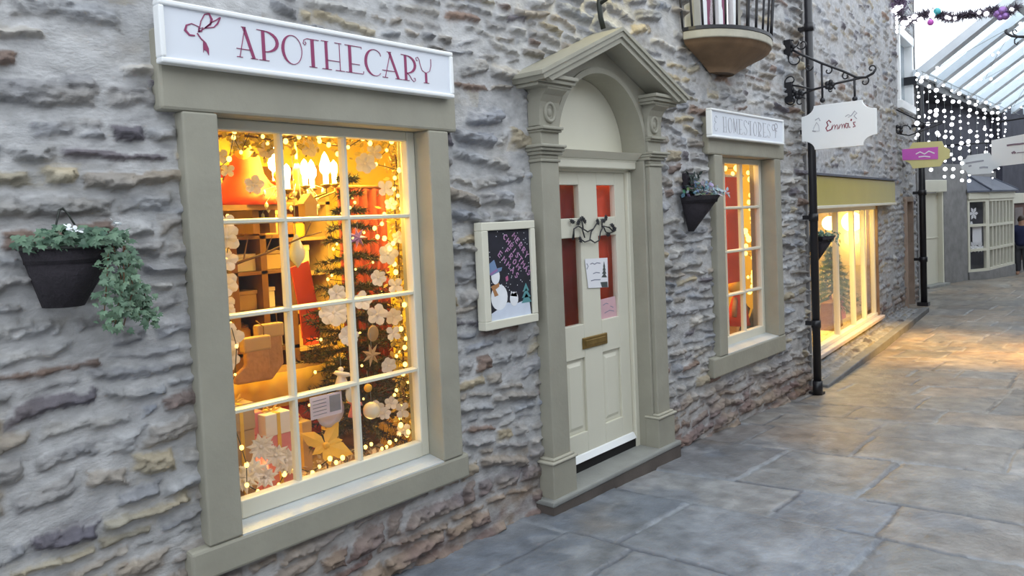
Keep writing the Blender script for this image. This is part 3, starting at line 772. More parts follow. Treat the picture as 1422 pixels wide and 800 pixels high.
# --- wrought iron bracket and its hanging sign, square to the wall
FE = Matrix(((0, 0, -1, 7.0), (-1, 0, 0, 0), (0, 1, 0, 0), (0, 0, 0, 1)))        # (u = out from wall, v = z, w = towards the viewer)
br = thing('sign_bracket', (7.0, 0, 2.9), 'black wrought iron scroll bracket holding the white hanging sign', 'bracket', 'iron bracket')
def e3(pts, w_=0.): return [FE @ Vector((u, v, w_)) for u, v in pts]
def spiral(cx, cy, r, a0, turns, n=18): return [(cx+r*(1-.75*i/n)*math.cos(math.radians(a0)+turns*2*PI*i/n), cy+r*(1-.75*i/n)*math.sin(math.radians(a0)+turns*2*PI*i/n)) for i in range(n+1)]
m = MB(); m.tube(e3([(-.03, 3.14), (.10, 3.05), (.275, 2.945), (.45, 2.85), (.57, 2.775), (.64, 2.765), (.70, 2.79), (.72, 2.82)]), .011, 8)
m.tube(e3(spiral(.69, 2.83, .035, -30, .9)), .007, 6); m.tube(e3(spiral(.63, 2.73, .04, 60, -.8)), .006, 6); m.build('raking_bar', 'black', br)
m = MB(); m.tube(e3([(-.03, 2.70), (.1, 2.70), (.2, 2.725), (.4, 2.75), (.62, 2.768)]), .010, 8); m.tube(e3([(-.03, 2.80), (.08, 2.77), (.2, 2.725)]), .008, 6); m.build('lower_bar', 'black', br)
for (x_, y_, r, a, t) in ((.02, 3.17, .06, 0, -.9), (.05, 3.02, .08, 120, .8), (.11, 3.14, .05, 200, .9), (.0, 2.66, .07, 90, .9), (.0, 2.83, .07, -90, -.9), (.08, 2.63, .05, 30, .8), (.33, 2.87, .04, 90, -.9), (.16, 2.93, .04, 0, -.9), (.48, 2.80, .035, 120, .8), (.35, 2.70, .035, 0, .9)):
    m = MB(); m.tube(e3(spiral(x_, y_, r, a, t)), .0065, 6); m.build('scroll', 'black', br)
for (x_, y_) in ((0, 3.13), (.0, 2.73), (.07, 2.70), (.34, 2.745)):
    m = MB()
    for k in range(5):
        a = k*2*PI/5; m.ball(FE @ Vector((x_+.026*math.cos(a), y_+.026*math.sin(a), .0)), .022, (.6, 1, 1), 8, 5)
    m.build('leaf_boss', 'black', br)
for z0, z1 in ((3.06, 3.2), (2.64, 2.82)):
    m = MB(); m.box(6.975, 7.025, -.01, .05, z0, z1); m.build('wall_plate', 'black', br)
for u, z0, z1 in ((.275, 2.60, 2.945), (.548, 2.575, 2.775)):
    m = MB(); m.tube(e3([(u, z1), (u, z0)]), .010, 8); m.ball(FE @ Vector((u, z0+.02, 0)), .024, (.8, 1, 1), 8, 6); m.build('drop_rod', 'black', br)
hs = thing('hanging_sign', (7.0, -.4, 2.19), 'white hanging sign with scooped corners reading Emma\'s in red', 'sign')
def scooped(u0, u1, v0, v1, r, n=7):
    p = []
    for cx, cy, a0 in ((u0, v0, 90), (u1, v0, 180), (u1, v1, 270), (u0, v1, 360)):
        p += [(cx+r*math.cos(math.radians(a0-90*i/n)), cy+.75*r*math.sin(math.radians(a0-90*i/n))) for i in range(n+1)]
    return p
m = MB(); m.prism(scooped(.088, .722, 2.19, 2.578, .112), -.012, .012, FE); m.build('board', 'white', hs, bevel=.003)
E_ = lambda pts: [(-a, b) for a, b in pts]
m = MB()
for st_, w_ in (([(-0.348,2.416),(-0.330,2.437),(-0.311,2.421),(-0.322,2.394),(-0.303,2.371),(-0.315,2.344),(-0.346,2.354)], .0095), ([(-0.349,2.353),(-0.360,2.396),(-0.355,2.353),(-0.367,2.386),(-0.377,2.393),(-0.381,2.382),(-0.378,2.350),(-0.389,2.383),(-0.398,2.392),(-0.402,2.381),(-0.400,2.349)], .005),
           ([(-0.409,2.353),(-0.419,2.392),(-0.415,2.352),(-0.428,2.385),(-0.437,2.392),(-0.441,2.382),(-0.438,2.352),(-0.450,2.383),(-0.458,2.391),(-0.462,2.381),(-0.460,2.352)], .005), ([(-0.496,2.387),(-0.475,2.395),(-0.465,2.365),(-0.480,2.351),(-0.496,2.393),(-0.498,2.356),(-0.510,2.357)], .008),
           ([(-0.521,2.427),(-0.516,2.409)], .012), ([(-0.553,2.396),(-0.535,2.395),(-0.540,2.376),(-0.552,2.362),(-0.531,2.355)], .008)):
    m.stroke(E_(st_), w_, None, FE, .011, .0145)
m.build('lettering', 'emmared', hs)
m = MB()
for st_, w_ in (([(-0.470,2.452),(-0.495,2.467),(-0.518,2.452),(-0.494,2.443)], .006), ([(-0.518,2.452),(-0.549,2.492),(-0.566,2.471),(-0.542,2.449),(-0.565,2.422)], .008), ([(-0.211,2.451),(-0.243,2.467),(-0.255,2.440)], .008), ([(-0.223,2.431),(-0.197,2.383),(-0.190,2.358),(-0.246,2.352),(-0.241,2.403),(-0.223,2.431)], .004), ([(-0.183,2.359),(-0.215,2.352)], .009)):
    m.stroke(E_(st_), w_, None, FE, .011, .0145)
m.build('faint_emblem', 'palegrey', hs)

# --- chalkboard
cb = thing('chalkboard_sign', (3.03, 0, 1.125), 'cream framed chalkboard with a chalk snowman and pink Christmas greeting', 'chalkboard')
X0, X1, Z0, Z1 = 2.822, 3.243, 1.127, 1.68
m = MB()
for b in ((X0, X1, Z0, Z0+.045), (X0, X1, Z1-.043, Z1), (X0, X0+.045, Z0+.045, Z1-.043), (X1-.038, X1, Z0+.045, Z1-.043)): m.box(b[0], b[1], -.022, .035, b[2], b[3])
m.build('frame', 'cream', cb, bevel=.004)
m = MB(); m.box(X0+.04, X1-.03, -.008, .03, Z0+.04, Z1-.04); m.build('slate_panel', 'blackboard', cb)
m = MB()
YB = .0085
m.col = (.62, .68, .80)
snow = [(2.879,1.168),(2.881,1.209),(2.921,1.223),(2.961,1.233),(3.008,1.255),(3.070,1.240),(3.130,1.249),(3.185,1.251),(3.197,1.163)]
m.prism(snow, .008, YB+.0005, FW); m.build('chalk_snowdrift', 'col', cb); m = MB()
m.col = (.80, .82, .86)
def oval(pts): return pts
body = [[(2.945,1.288)][0], [(3.009,1.281)][0], [(2.940,1.221)][0]]
rx = abs(body[1][0]-body[0][0]); rz = abs(body[2][1]-body[0][1])
m.prism(arc(body[0][0], body[0][1], rx, rz*1.0, 0, 360, 20), .008, YB+.001, FW)
hd = [(2.922,1.399)][0]; m.prism(arc(hd[0], hd[1], .032, .042, 0, 360, 18), .008, YB+.0015, FW)
m.col = (.16, .25, .42)
m.prism([(2.871,1.414),(2.871,1.462),(2.916,1.485),(2.935,1.439),(2.975,1.443),(2.968,1.425),(2.889,1.405)], .008, YB+.002, FW)
m.col = (.30, .16, .36); m.prism([(2.879,1.417),(2.935,1.439),(2.940,1.427),(2.884,1.406)], .008, YB+.0025, FW)
m.col = (.42, .20, .08)
m.prism([(2.885,1.350),(2.947,1.363),(2.946,1.344),(2.917,1.332),(2.937,1.300),(2.909,1.295),(2.895,1.330)], .008, YB+.002, FW)
m.build('chalk_snowman', 'col', cb); m = MB(); m.col = (.80, .82, .86)
m.prism(arc([(3.060,1.268)][0][0], [(3.060,1.268)][0][1], .033, .038, 0, 360, 14), .008, YB+.0015, FW)
m.prism([(3.033,1.286),(3.040,1.312),(3.056,1.295),(3.080,1.304),(3.085,1.277)], .008, YB+.0015, FW)
m.build('chalk_small_snow_figure', 'col', cb); m = MB(); m.col = (.10, .28, .30)
for a, b, c_ in ((393, 404, 4), (400, 413, 6), (407, 420, 7)):
    q = [(3.161,1.355),(3.153,1.238),(3.122,1.300),(3.194,1.293)]
    zt = q[0][1]+(q[1][1]-q[0][1])*(a-390)/30.; zb_ = q[0][1]+(q[1][1]-q[0][1])*(b-390)/30.; hw = (q[3][0]-q[2][0])/12*c_
    m.prism([(q[0][0]-hw, zb_), (q[0][0]+hw, zb_), (q[0][0], zt)], .008, YB+.0015, FW)
m.build('chalk_fir_tree', 'col', cb); m = MB(); m.col = (.45, .12, .25); m.prism([(2.999,1.388),(3.017,1.395),(3.021,1.371),(3.004,1.365)], .008, YB+.001, FW)
m.build('chalk_mitten', 'col', cb); m = MB()
rnd = random.Random(4)
m.col = (.75, .76, .85)
for i in range(60):
    x_, z_ = rnd.uniform(X0+.05, X1-.045), rnd.uniform(Z0+.16, Z1-.05); m.prism(arc(x_, z_, .0028, .0028, 0, 360, 6), .008, YB, FW)
m.build('chalk_snow_specks', 'col', cb)
def glyph(c_):
    G = {'M': [[(0, 0), (.1, 1), (.5, .4), (.9, 1), (1, 0)]], 'E': [[(.9, 1), (.1, 1), (.1, 0), (.9, 0)], [(.1, .5), (.7, .5)]], 'R': [[(.1, 0), (.1, 1), (.8, .9), (.8, .6), (.1, .5), (.9, 0)]],
         'Y': [[(0, 1), (.5, .5), (1, 1)], [(.5, .5), (.5, 0)]], 'C': [[(.9, .85), (.5, 1), (.1, .6), (.1, .3), (.5, 0), (.9, .15)]], 'H': [[(.1, 0), (.1, 1)], [(.9, 0), (.9, 1)], [(.1, .5), (.9, .5)]],
         'I': [[(.5, 0), (.5, 1)]], 'S': [[(.9, .9), (.4, 1), (.1, .75), (.9, .3), (.6, 0), (.1, .1)]], 'T': [[(0, 1), (1, 1)], [(.5, 1), (.5, 0)]], 'A': [[(0, 0), (.5, 1), (1, 0)], [(.2, .4), (.8, .4)]],
         'F': [[(.1, 0), (.1, 1), (.9, 1)], [(.1, .55), (.7, .55)]], 'O': [[(.5, 1), (.1, .6), (.2, .1), (.5, 0), (.85, .2), (.9, .7), (.5, 1)]]}
    return G.get(c_, [])
m = MB(); m.col = (.50, .26, .46)
lines = [('MERRY', [(3.075,1.612),(3.171,1.507)]), ('CHRISTMAS', [(3.003,1.611),(3.183,1.408)]), ('FROM', [(3.015,1.535),(3.096,1.446)]), ('EMMAS', [(2.957,1.520),(3.081,1.401)])]
for tx, (pa, pb) in lines:
    dx, dz = (pb[0]-pa[0]), (pb[1]-pa[1]); L_ = math.hypot(dx, dz); n = len(tx); ux, uz = dx/L_, dz/L_
    for i, c_ in enumerate(tx):
        o_ = (pa[0]+dx*i/(n-1), pa[1]+dz*i/(n-1)); s_ = .030
        for st_ in glyph(c_):
            m.stroke([(o_[0]+(u*ux*.8-v*uz)*s_-.01, o_[1]+(u*uz*.8+v*ux)*s_-.012) for u, v in st_], .0055, None, FW, .008, YB+.001)
m.build('chalk_lettering', 'col', cb)

# --- leaves
def leaf_shape(kind):
    if kind == 'ivy': return [(0, 0), (.30, -.10), (.55, .12), (.34, .34), (.42, .62), (.16, .56), (0, 1), (-.16, .56), (-.42, .62), (-.34, .34), (-.55, .12), (-.30, -.10)]
    if kind == 'oval': return [(0, 0), (.22, .25), (.26, .55), (0, 1), (-.26, .55), (-.22, .25)]
    return [(0, 0), (.3, .3), (.42, .65), (.2, .95), (0, 1.), (-.2, .95), (-.42, .65), (-.3, .3)]
def put_leaf(mb, p, n, t, size, kind='ivy', fold=.12):
    n = Vector(n).normalized(); t = Vector(t); t = (t-n*t.dot(n))
    if t.length < 1e-4: t = n.orthogonal()
    t.normalize(); b = t.cross(n); p = Vector(p)
    vs = []
    for u, v in leaf_shape(kind):
        vs.append(p+(b*u+t*v+n*(-fold*abs(u)-.10*v*v))*size)
    k = len(vs); c_ = p+(t*.45+n*.03)*size
    vs.append(c_)
    mb.add(vs, [(i, (i+1) % k, k) for i in range(k)])
def rv(r): return Vector((r.gauss(0, 1), r.gauss(0, 1), r.gauss(0, 1)))

# --- wall basket with trailing ivy
rnd = random.Random(8)
ib = thing('hanging_planter', (.93, 0, 1.48), 'dark wall basket with ivy trailing over its side, left of the big window', 'planter')
def half_cone(mb, cx, z0, z1, r0, d0, r1, d1, shift=0., n=18, y0=.02):
    vs = []
    for (z, r, d, sx_) in ((z0, r0, d0, shift), (z1, r1, d1, 0), (z1, r1*.93, d1*.93, 0), (z1-.05, r1*.88, d1*.88, shift*.2)):
        vs += [(cx+sx_-r*math.cos(PI*i/n), y0-d*math.sin(PI*i/n), z) for i in range(n+1)]
    k = n+1; fs = []
    for a in range(3):
        for i in range(n): fs.append((a*k+i, a*k+i+1, (a+1)*k+i+1, (a+1)*k+i))
        fs.append((a*k, (a+1)*k, (a+1)*k+n, a*k+n))
    fs.append(tuple(range(n, -1, -1))); fs.append(tuple(3*k+i for i in range(n+1)))
    mb.add(vs, fs, True)
m = MB(); half_cone(m, .925, 1.475, 1.665, .06, .08, .145, .17, -.03); m.build('basket', 'basket', ib)
m = MB(); m.tube([(.925-.147*math.cos(PI*i/18), .02-.172*math.sin(PI*i/18), 1.665) for i in range(19)], .006, 6); m.tube([(.87, -.02, 1.70), (.905, .02, 1.785), (.915, .02, 1.79), (.93, .02, 1.77), (.95, -.02, 1.70)], .0035, 6); m.build('wire_hanger', 'greywire', ib)
m = MB()
def ivy_col(r, pale=0.): 
    k = r.random(); a = (.035, .085, .055); b = (.16, .26, .17)
    k = min(1, k*.8+pale); return tuple(x+(y-x)*k for x, y in zip(a, b))
for i in range(230):                                           # crown of the basket
    a = rnd.uniform(0, PI); k = rnd.uniform(.2, 1.12)
    p = (.925-.15*k*math.cos(a), .0-.17*k*math.sin(a), 1.675+rnd.uniform(-.01, .06)*(1.2-k*.6))
    m.col = ivy_col(rnd)
    put_leaf(m, p, Vector((-.3, -.8, .9))+rv(rnd)*.45, Vector((rnd.gauss(0, .6), -.4, -.5)), rnd.uniform(.022, .036))
trails = [((1.03, -.14, 1.66), (1.02, -.15, 1.53), (.985, -.13, 1.42)), ((1.05, -.1, 1.66), (1.06, -.12, 1.52), (1.03, -.1, 1.40)), ((1.07, -.06, 1.66), (1.09, -.08, 1.52), (1.08, -.06, 1.42)),
          ((1.06, -.06, 1.66), (1.12, -.06, 1.5), (1.135, -.05, 1.40)), ((.98, -.15, 1.65), (.965, -.16, 1.55), (.955, -.14, 1.43)), ((1.03, -.1, 1.6), (1.1, -.05, 1.45), (1.16, -.04, 1.41)), ((1.0, -.14, 1.66), (1.03, -.13, 1.5), (1.0, -.1, 1.40))]
stems = MB()
for tr_ in trails:
    stems.tube(tr_, .002, 5)
    for i in range(46):
        k = i/45.; a, b, c_ = [Vector(q) for q in tr_]
        p = a.lerp(b, k*2) if k < .5 else b.lerp(c_, k*2-1)
        m.col = ivy_col(rnd, .25+.25*k)
        put_leaf(m, p+rv(rnd)*.016, Vector((-.2, -.9, .5))+rv(rnd)*.4, Vector((rnd.gauss(0, .7), -.1, -.8)), rnd.uniform(.018, .030))
fo = m.build('ivy_foliage', 'leaf', ib); stems.build('ivy_stem', 'twig', ib)
for c_ in ((.885, -.10, 1.725), (1.03, -.08, 1.735), (.90, -.12, 1.715)):
    m = MB(); m.col = (.85, .88, .92)
    for k in range(7): put_leaf(m, Vector(c_)+rv(rnd)*.006, rv(rnd)+Vector((0, -1, 1)), rv(rnd), .016, 'petal')
    m.build('white_flower', 'leaf', ib)

# --- cone planter beside the narrow window
cp = thing('hanging_planter', (5.08, 0, 1.55), 'dark cone planter of grey-green succulents beside the narrow window', 'planter')
m = MB(); half_cone(m, 5.06, 1.545, 1.80, .025, .03, .13, .245); m.build('cone', 'basket', cp)
m = MB(); m.box(5.0, 5.12, .0, .04, 1.80, 1.97); m.build('back_plate', 'basket', cp, bevel=.01)
m = MB()
for i in range(170):
    a = rnd.uniform(0, PI); k = rnd.uniform(.1, 1.1)
    p = (5.06-.13*k*math.cos(a), .0-.25*k*math.sin(a), 1.80+rnd.uniform(0, .10)*(1.3-k*.8))
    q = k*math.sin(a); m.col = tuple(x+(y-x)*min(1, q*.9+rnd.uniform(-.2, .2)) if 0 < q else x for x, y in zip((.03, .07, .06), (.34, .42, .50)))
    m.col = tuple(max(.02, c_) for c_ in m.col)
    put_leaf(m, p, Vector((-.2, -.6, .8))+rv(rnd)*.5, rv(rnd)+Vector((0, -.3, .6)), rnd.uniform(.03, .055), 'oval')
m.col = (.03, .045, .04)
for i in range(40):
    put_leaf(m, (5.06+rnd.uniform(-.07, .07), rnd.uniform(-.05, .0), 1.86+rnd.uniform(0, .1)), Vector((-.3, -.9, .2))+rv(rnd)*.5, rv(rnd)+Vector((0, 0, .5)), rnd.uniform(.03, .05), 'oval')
m.build('succulent_foliage', 'leaf', cp)
# --- second cone planter on the corner by the drainpipe
c3 = thing('hanging_planter', (7.46, -.02, 1.2), 'dark cone planter with trailing greenery fixed behind the drainpipe', 'planter')
R3 = Matrix.Translation((7.44, -.03, 0)) @ Matrix.Rotation(math.radians(62), 4, 'Z')
m = MB(R3); half_cone(m, 0, 1.16, 1.40, .025, .03, .12, .24); m.build('cone', 'basket', c3)
m = MB()
for i in range(120):
    a = rnd.uniform(0, PI); k = rnd.uniform(.2, 1.15); drop = rnd.random()**2*.1 if k > .8 else 0
    p = R3 @ Vector((-.12*k*math.cos(a), -.25*k*math.sin(a), 1.40+rnd.uniform(0, .04)-drop))
    m.col = ivy_col(rnd, .1)
    put_leaf(m, p, Vector((-.4, -.7, .7))+rv(rnd)*.5, rv(rnd), rnd.uniform(.025, .045), 'oval')
m.build('trailing_foliage', 'leaf', c3)

# --- iron lamp bracket above the pediment
lb = thing('hanging_bracket', (4.0, 0, 2.9), 'dark iron lamp bracket on the wall over the pediment', 'bracket')
q = [(3.983,2.827),(3.957,2.892),(3.946,2.968),(3.970,3.084)]
m = MB(); m.tube([(x_, -.02, z_) for x_, z_ in q], .016, 8); m.build('wall_bar', 'greywire', lb)
m = MB(); m.tube([(q[2][0], -.02, q[2][1]), (q[2][0]+.03, -.12, q[2][1]+.05), (q[2][0]+.05, -.28, q[2][1]+.10)], .012, 8); m.build('arm', 'greywire', lb)
light('POINT', 'bracket_lamp', (q[3][0]+.05, -.22, q[3][1]+.30), 9, (1, .78, .12), .08)

# --- things hung on the door
hh = thing('hanging_door_hook_rail', (4.05, .10, 1.5), 'black iron coat-hook rail with holly leaves across the door panes', 'hook rail')
hh['label'] = 'black iron holly scroll hanging across the glass of the cream door'
yd = -.112
def d3(pts, y=.112): return [(x_, y, z_) for x_, z_ in pts]
m = MB()
for pth in ([(3.759,1.550),(3.778,1.615),(3.823,1.631),(3.874,1.611),(3.919,1.592),(3.982,1.607),(4.024,1.642)], [(3.840,1.550),(3.884,1.530),(3.938,1.537),(3.957,1.590),(3.982,1.607)], [(3.946,1.541),(3.992,1.520),(4.040,1.532),(4.060,1.586),(4.094,1.621),(4.159,1.610),(4.207,1.580)], [(3.778,1.615),(3.774,1.554)], [(3.860,1.621),(3.886,1.557)], [(4.094,1.621),(4.116,1.583),(4.157,1.572),(4.233,1.588)], [(3.863,1.665),(3.874,1.611)], [(4.081,1.663),(4.078,1.613)]):
    m.tube(d3(pth), .0045, 6)
m.build('scroll', 'black', hh)
m = MB(); m.col = (.015, .015, .018)
for (px_, a) in zip([(3.763,1.659),(3.829,1.653),(3.890,1.664),(3.861,1.678),(4.029,1.651),(4.094,1.653),(4.127,1.671),(4.199,1.622),(4.214,1.598),(3.837,1.546),(4.145,1.564)], range(11)):
    for k in range(2):
        an = a*1.3+k*2.4; put_leaf(m, (px_[0], .110, px_[1]), (-.2, -1, .1), (math.cos(an), 0, math.sin(an)), .030, 'ivy')
m.build('holly_leaves', 'leaf', hh)
ns = thing('hanging_notice', (4.02, .12, 1.2), 'white printed notice with a grey fir tree, taped to the door glass', 'notice')
q = [(3.894,1.424),(4.143,1.415),(4.139,1.223),(3.920,1.239)]
m = MB(); m.prism(q, -.125, -.1235, FW); m.build('sheet', 'paper', ns)
m = MB()
for ln in ([(3.950,1.387),(3.974,1.392),(3.997,1.383),(4.021,1.391),(4.061,1.385)], [(3.977,1.325),(4.009,1.330),(4.049,1.324)], [(3.951,1.282),(3.990,1.285),(4.054,1.280)], [(3.912,1.394),(3.926,1.375),(3.910,1.358)]): m.stroke(ln, .006, None, FW, -.1235, -.1225)
m.build('print', 'ink', ns)
m = MB(); m.col = (.07, .08, .08)
t3 = [(4.102,1.394),(4.057,1.272),(4.134,1.266)]
for k in range(4):
    a = k/4.; b = (k+1.6)/5.6
    m.prism([(t3[0][0]+(t3[1][0]-t3[0][0])*b, t3[0][1]+(t3[1][1]-t3[0][1])*b), (t3[0][0]+(t3[2][0]-t3[0][0])*b, t3[0][1]+(t3[2][1]-t3[0][1])*b), (t3[0][0], t3[0][1]+(t3[1][1]-t3[0][1])*a*.8)], -.1235, -.122-.0002*k, FW)
q3 = [(4.053,1.264),(4.130,1.261),(4.132,1.224),(4.067,1.230)]; m.prism(q3, -.1235, -.122, FW)
m.build('printed_fir_tree', 'col', ns)
pk = thing('hanging_notice', (4.2, .15, 1.02), 'pale pink handwritten note in the bottom of the door pane', 'notice')
q = [(4.083,1.148),(4.250,1.154),(4.275,1.017),(4.082,1.022)]
m = MB(); m.prism(q, -.150, -.1485, FW); m.build('sheet', pm('pale pink paper', (.66, .42, .46), .8), pk)
m = MB()
for ln in ([(4.110,1.108),(4.143,1.118),(4.168,1.111)], [(4.122,1.055),(4.181,1.067),(4.231,1.056)], [(4.192,1.094),(4.225,1.081)]): m.stroke(ln, .005, None, FW, -.1485, -.1475)
m.build('handwriting', 'ink', pk)

# ================================================================== inside the big window
rnd = random.Random(21)
plat = thing('display_platform', (2.3, .5, .05), 'low boarded display platform behind the big window', 'platform')
m = MB(); m.box(1.32, 3.3, .28, 1.0, .44, .50); m.build('top', 'kraft', plat); m = MB(); m.box(1.34, 3.28, .30, .98, .05, .44); m.build('plinth', 'wood', plat)

# chandelier
YC = 1.05
cpt = [(2.303,1.954),(2.406,2.018),(2.454,1.979),(2.519,1.980),(2.571,1.964),(2.635,1.977),(2.685,1.994),(2.472,1.915),(2.488,2.285)]
chn = thing('hanging_chandelier', (cpt[7][0], YC, cpt[7][1]), 'glowing candle chandelier seen through the top panes of the big window', 'chandelier')
cx, cz = cpt[7]
m = MB(); m.tube([(cx, YC, 2.5), (cx, YC, cz+.12)], .008, 6); m.lathe([(.0, -.06), (.03, -.04), (.045, 0), (.02, .05), (.03, .09), (.012, .14)], (cx, YC, cz), None, 12); m.build('stem', 'brass', chn)
for i, (x_, z_) in enumerate(cpt[:7]):
    yy = YC+(-.16, .12, -.1, -.2, .16, .1, -.05)[i]
    m = MB(); m.tube([(cx, YC, cz), (cx+(x_-cx)*.5, (YC+yy)/2, cz-.06), (x_, yy, z_-.10), (x_, yy, z_-.07)], .006, 6); m.lathe([(.008, -.075), (.028, -.06), (.03, -.055), (.008, -.05)], (x_, yy, z_), None, 10); a_ = m.build('arm', 'brass', chn)
    m = MB(); k9 = (.8, 1.35, .9, 1.2, .85, 1.1, .8)[i]; m.lathe([(.013, -.05), (.014, .0), (.024*k9, .02), (.026*k9, .05), (.014, .085*k9), (0, .105*k9)], (x_, yy, z_), None, 10); m.build('candle_bulb', 'flame', a_)

for i in range(22):
    a9 = i*2.4; r9 = .06+.17*((i*7) % 11)/11.
    m = MB(); c9 = (cx+r9*math.cos(a9), YC+r9*math.sin(a9), cz-.02-.16*((i*5) % 9)/9.)
    m.lathe([(0, -.022), (.012, -.006), (.010, .008), (0, .02)], c9, None, 6, False); m.tube([(c9[0], c9[1], c9[2]+.018), (c9[0]*.6+cx*.4, c9[1]*.6+YC*.4, cz+.02)], .0012, 4); m.build('crystal_drop', 'glassy', chn)
# leafy garlands along the top and down the right side
def leaf_garland(label, pts, y, n, spread, cols, size, seed):
    rr = random.Random(seed); t = thing('hanging_garland', (pts[0][0], y, pts[0][1]), label, 'garland', None)
    m = MB(); m.tube([(p[0], y, p[1]) for p in pts], .005, 5); m.build('stem', 'twig', t); m = MB()
    for i in range(n):
        k = rr.random()*(len(pts)-1.001); a, b = pts[int(k)], pts[int(k)+1]; f = k-int(k)
        p = Vector((a[0]+(b[0]-a[0])*f+rr.gauss(0, spread), max(.185, y+rr.gauss(0, spread*.6)), a[1]+(b[1]-a[1])*f+rr.gauss(0, spread)))
        g = rr.random(); m.col = tuple(u+(v-u)*g for u, v in zip(*cols))
        put_leaf(m, p, Vector((-.3, -.9, .2))+rv(rr)*.7, rv(rr), size*rr.uniform(.6, 1.3), 'oval')
    m.build('leaf_foliage', 'leaf', t); return t
leaf_garland('golden leaf garland along the top of the big window behind the fairy lights', [(1.614,2.085),(1.695,2.101),(1.778,2.093),(1.863,2.085),(1.955,2.102),(2.069,2.128),(2.187,2.114),(2.311,2.113),(2.443,2.127),(2.605,2.113)], .32, 520, .035, ((.30, .22, .03), (.75, .55, .10)), .032, 31)
leaf_garland('golden leaf garland down the right side of the big window behind the white flowers', [(2.576,2.136),(2.597,1.954),(2.565,1.770),(2.577,1.586),(2.574,1.401),(2.576,1.214),(2.574,1.028),(2.561,0.843),(2.559,0.655)], .34, 620, .035, ((.22, .16, .05), (.70, .50, .14)), .032, 32)

# dark shelf with orange-red felt cone, upper left
sh = thing('hanging_shelf', (1.9, 1.5, 1.8), 'dark wooden shelf high on the left inside the big window', 'shelf')
a = [(2.069,1.833),(2.492,1.835),(2.084,1.810)]
m = MB(); m.box(a[0][0]-.1, a[1][0], 1.15, 1.5, a[0][1]-.03, a[0][1]); m.build('board', 'wood', sh)
m = MB()
for x_ in (a[0][0]+.2, a[1][0]-.12): m.box(x_, x_+.04, 1.2, 1.48, a[0][1]-.16, a[0][1]-.03)
m.build('bracket', 'wood', sh)
fc = [(2.314,2.157),(2.263,1.844)]
h_ = fc[0][1]-a[0][1]
gn = thing('felt_cone', (fc[0][0], 1.32, a[0][1]), 'orange-red felt cone standing on the dark upper shelf', 'decoration')
m = MB(); m.lathe([(.20, 0), (.19, .05), (.12, h_*.45), (.10, h_*.55), (.08, h_*.85), (.03, h_), (0, h_+.01)], (fc[0][0], 1.32, a[0][1]), None, 18); m.build('cone', 'orangecloth', gn)
m = MB(); m.ball((fc[0][0]+.12, 1.16, a[0][1]+.16), .045); m.ball((fc[0][0]-.08, 1.2, a[0][1]+.30), .05); m.build('pompom', 'goldcloth', gn)

# shelving with boxes and jars
q = [(2.294,1.782),(2.665,1.773),(2.255,1.196),(2.624,1.150)]
sx0, sx1 = q[0][0]-.05, q[1][0]
su = thing('shelf_unit', ((sx0+sx1)/2, 1.6, .05), 'dark brown open shelving at the left inside the big window', 'shelf unit')
m = MB()
for x_ in (sx0, (sx0+sx1)/2-.02, sx1-.04): m.box(x_, x_+.04, 1.42, 1.75, .05, 1.78)
m.build('upright', 'wood', su)
levels = [.60, .98, 1.22, 1.45, 1.66]
for z_ in levels:
    m = MB(); m.box(sx0, sx1, 1.42, 1.75, z_-.02, z_); m.build('shelf', 'wood', su)
m = MB(); m.box(sx0, sx1, 1.75, 1.77, .05, 1.78); m.build('back', 'wood', su)
cand = [('pale_box', 'yellow white gift box', 'petal'), ('jar', 'gold lidded storage jar', 'goldcloth'), ('kraft_box', 'brown paper gift box', 'kraft'), ('red_box', 'red gift box', 'orangecloth')]
names = ['on the lowest shelf', 'on the second shelf', 'on the third shelf', 'on the fourth shelf', 'on the top shelf']
posn = ['leftmost', 'second from the left', 'third from the left', 'fourth from the left', 'fifth from the left', 'sixth from the left', 'seventh from the left', 'eighth from the left', 'ninth from the left']
def goods(levels, sx0, sx1, yf, which, grp, kinds, wr, hr):
    for li, z_ in enumerate(levels):
        xx = sx0+.07; k = 0
        while xx < sx1-wr[1]-.02:
            w_ = rnd.uniform(*wr); hh_ = rnd.uniform(*hr); nm, lb_, mt = cand[(li+k*(1+li % 2)) % kinds]
            t = thing(nm, (xx+w_/2, yf+.08, z_), '%s, %s %s of the %s' % (lb_, posn[min(k, 8)], names[li], which), 'jar' if nm == 'jar' else 'box', grp)
            if nm == 'jar':
                m = MB(); m.lathe([(w_*.42, 0), (w_*.48, .01), (w_*.48, hh_*.75), (w_*.34, hh_*.88)], (xx+w_/2, yf+.08, z_+.001), None, 14); m.build('body', mt, t)
                m = MB(); m.lathe([(w_*.38, hh_*.88), (w_*.38, hh_*.96), (w_*.1, hh_), (w_*.1, hh_*1.06), (0, hh_*1.08)], (xx+w_/2, yf+.08, z_+.001), None, 14); m.build('lid', 'brass', t)
            else:
                m = MB(); m.box(xx, xx+w_, yf+.01, yf+.15, z_+.001, z_+hh_*.8); m.build('body', mt, t, bevel=.004)
                m = MB(); m.box(xx-.004, xx+w_+.004, yf+.006, yf+.154, z_+hh_*.8, z_+hh_); m.build('lid', mt, t, bevel=.004)
            xx += w_+.04; k += 1
goods(levels, sx0, sx1, 1.47, 'brown shelving', 'goods on the brown shelving', 3, (.08, .15), (.10, .17))
bx0, bx1 = 2.35, 3.75
bs = thing('shelf_unit', (3.05, 2.7, .05), 'tall ochre shelving of boxes and jars against the back wall behind the Christmas tree', 'shelf unit')
blev = [.75, 1.05, 1.34, 1.62, 1.90]
m = MB()
for x_ in (bx0, bx0+.68, bx1-.04): m.box(x_, x_+.04, 2.55, 2.88, .05, 2.2)
m.build('upright', 'kraft', bs)
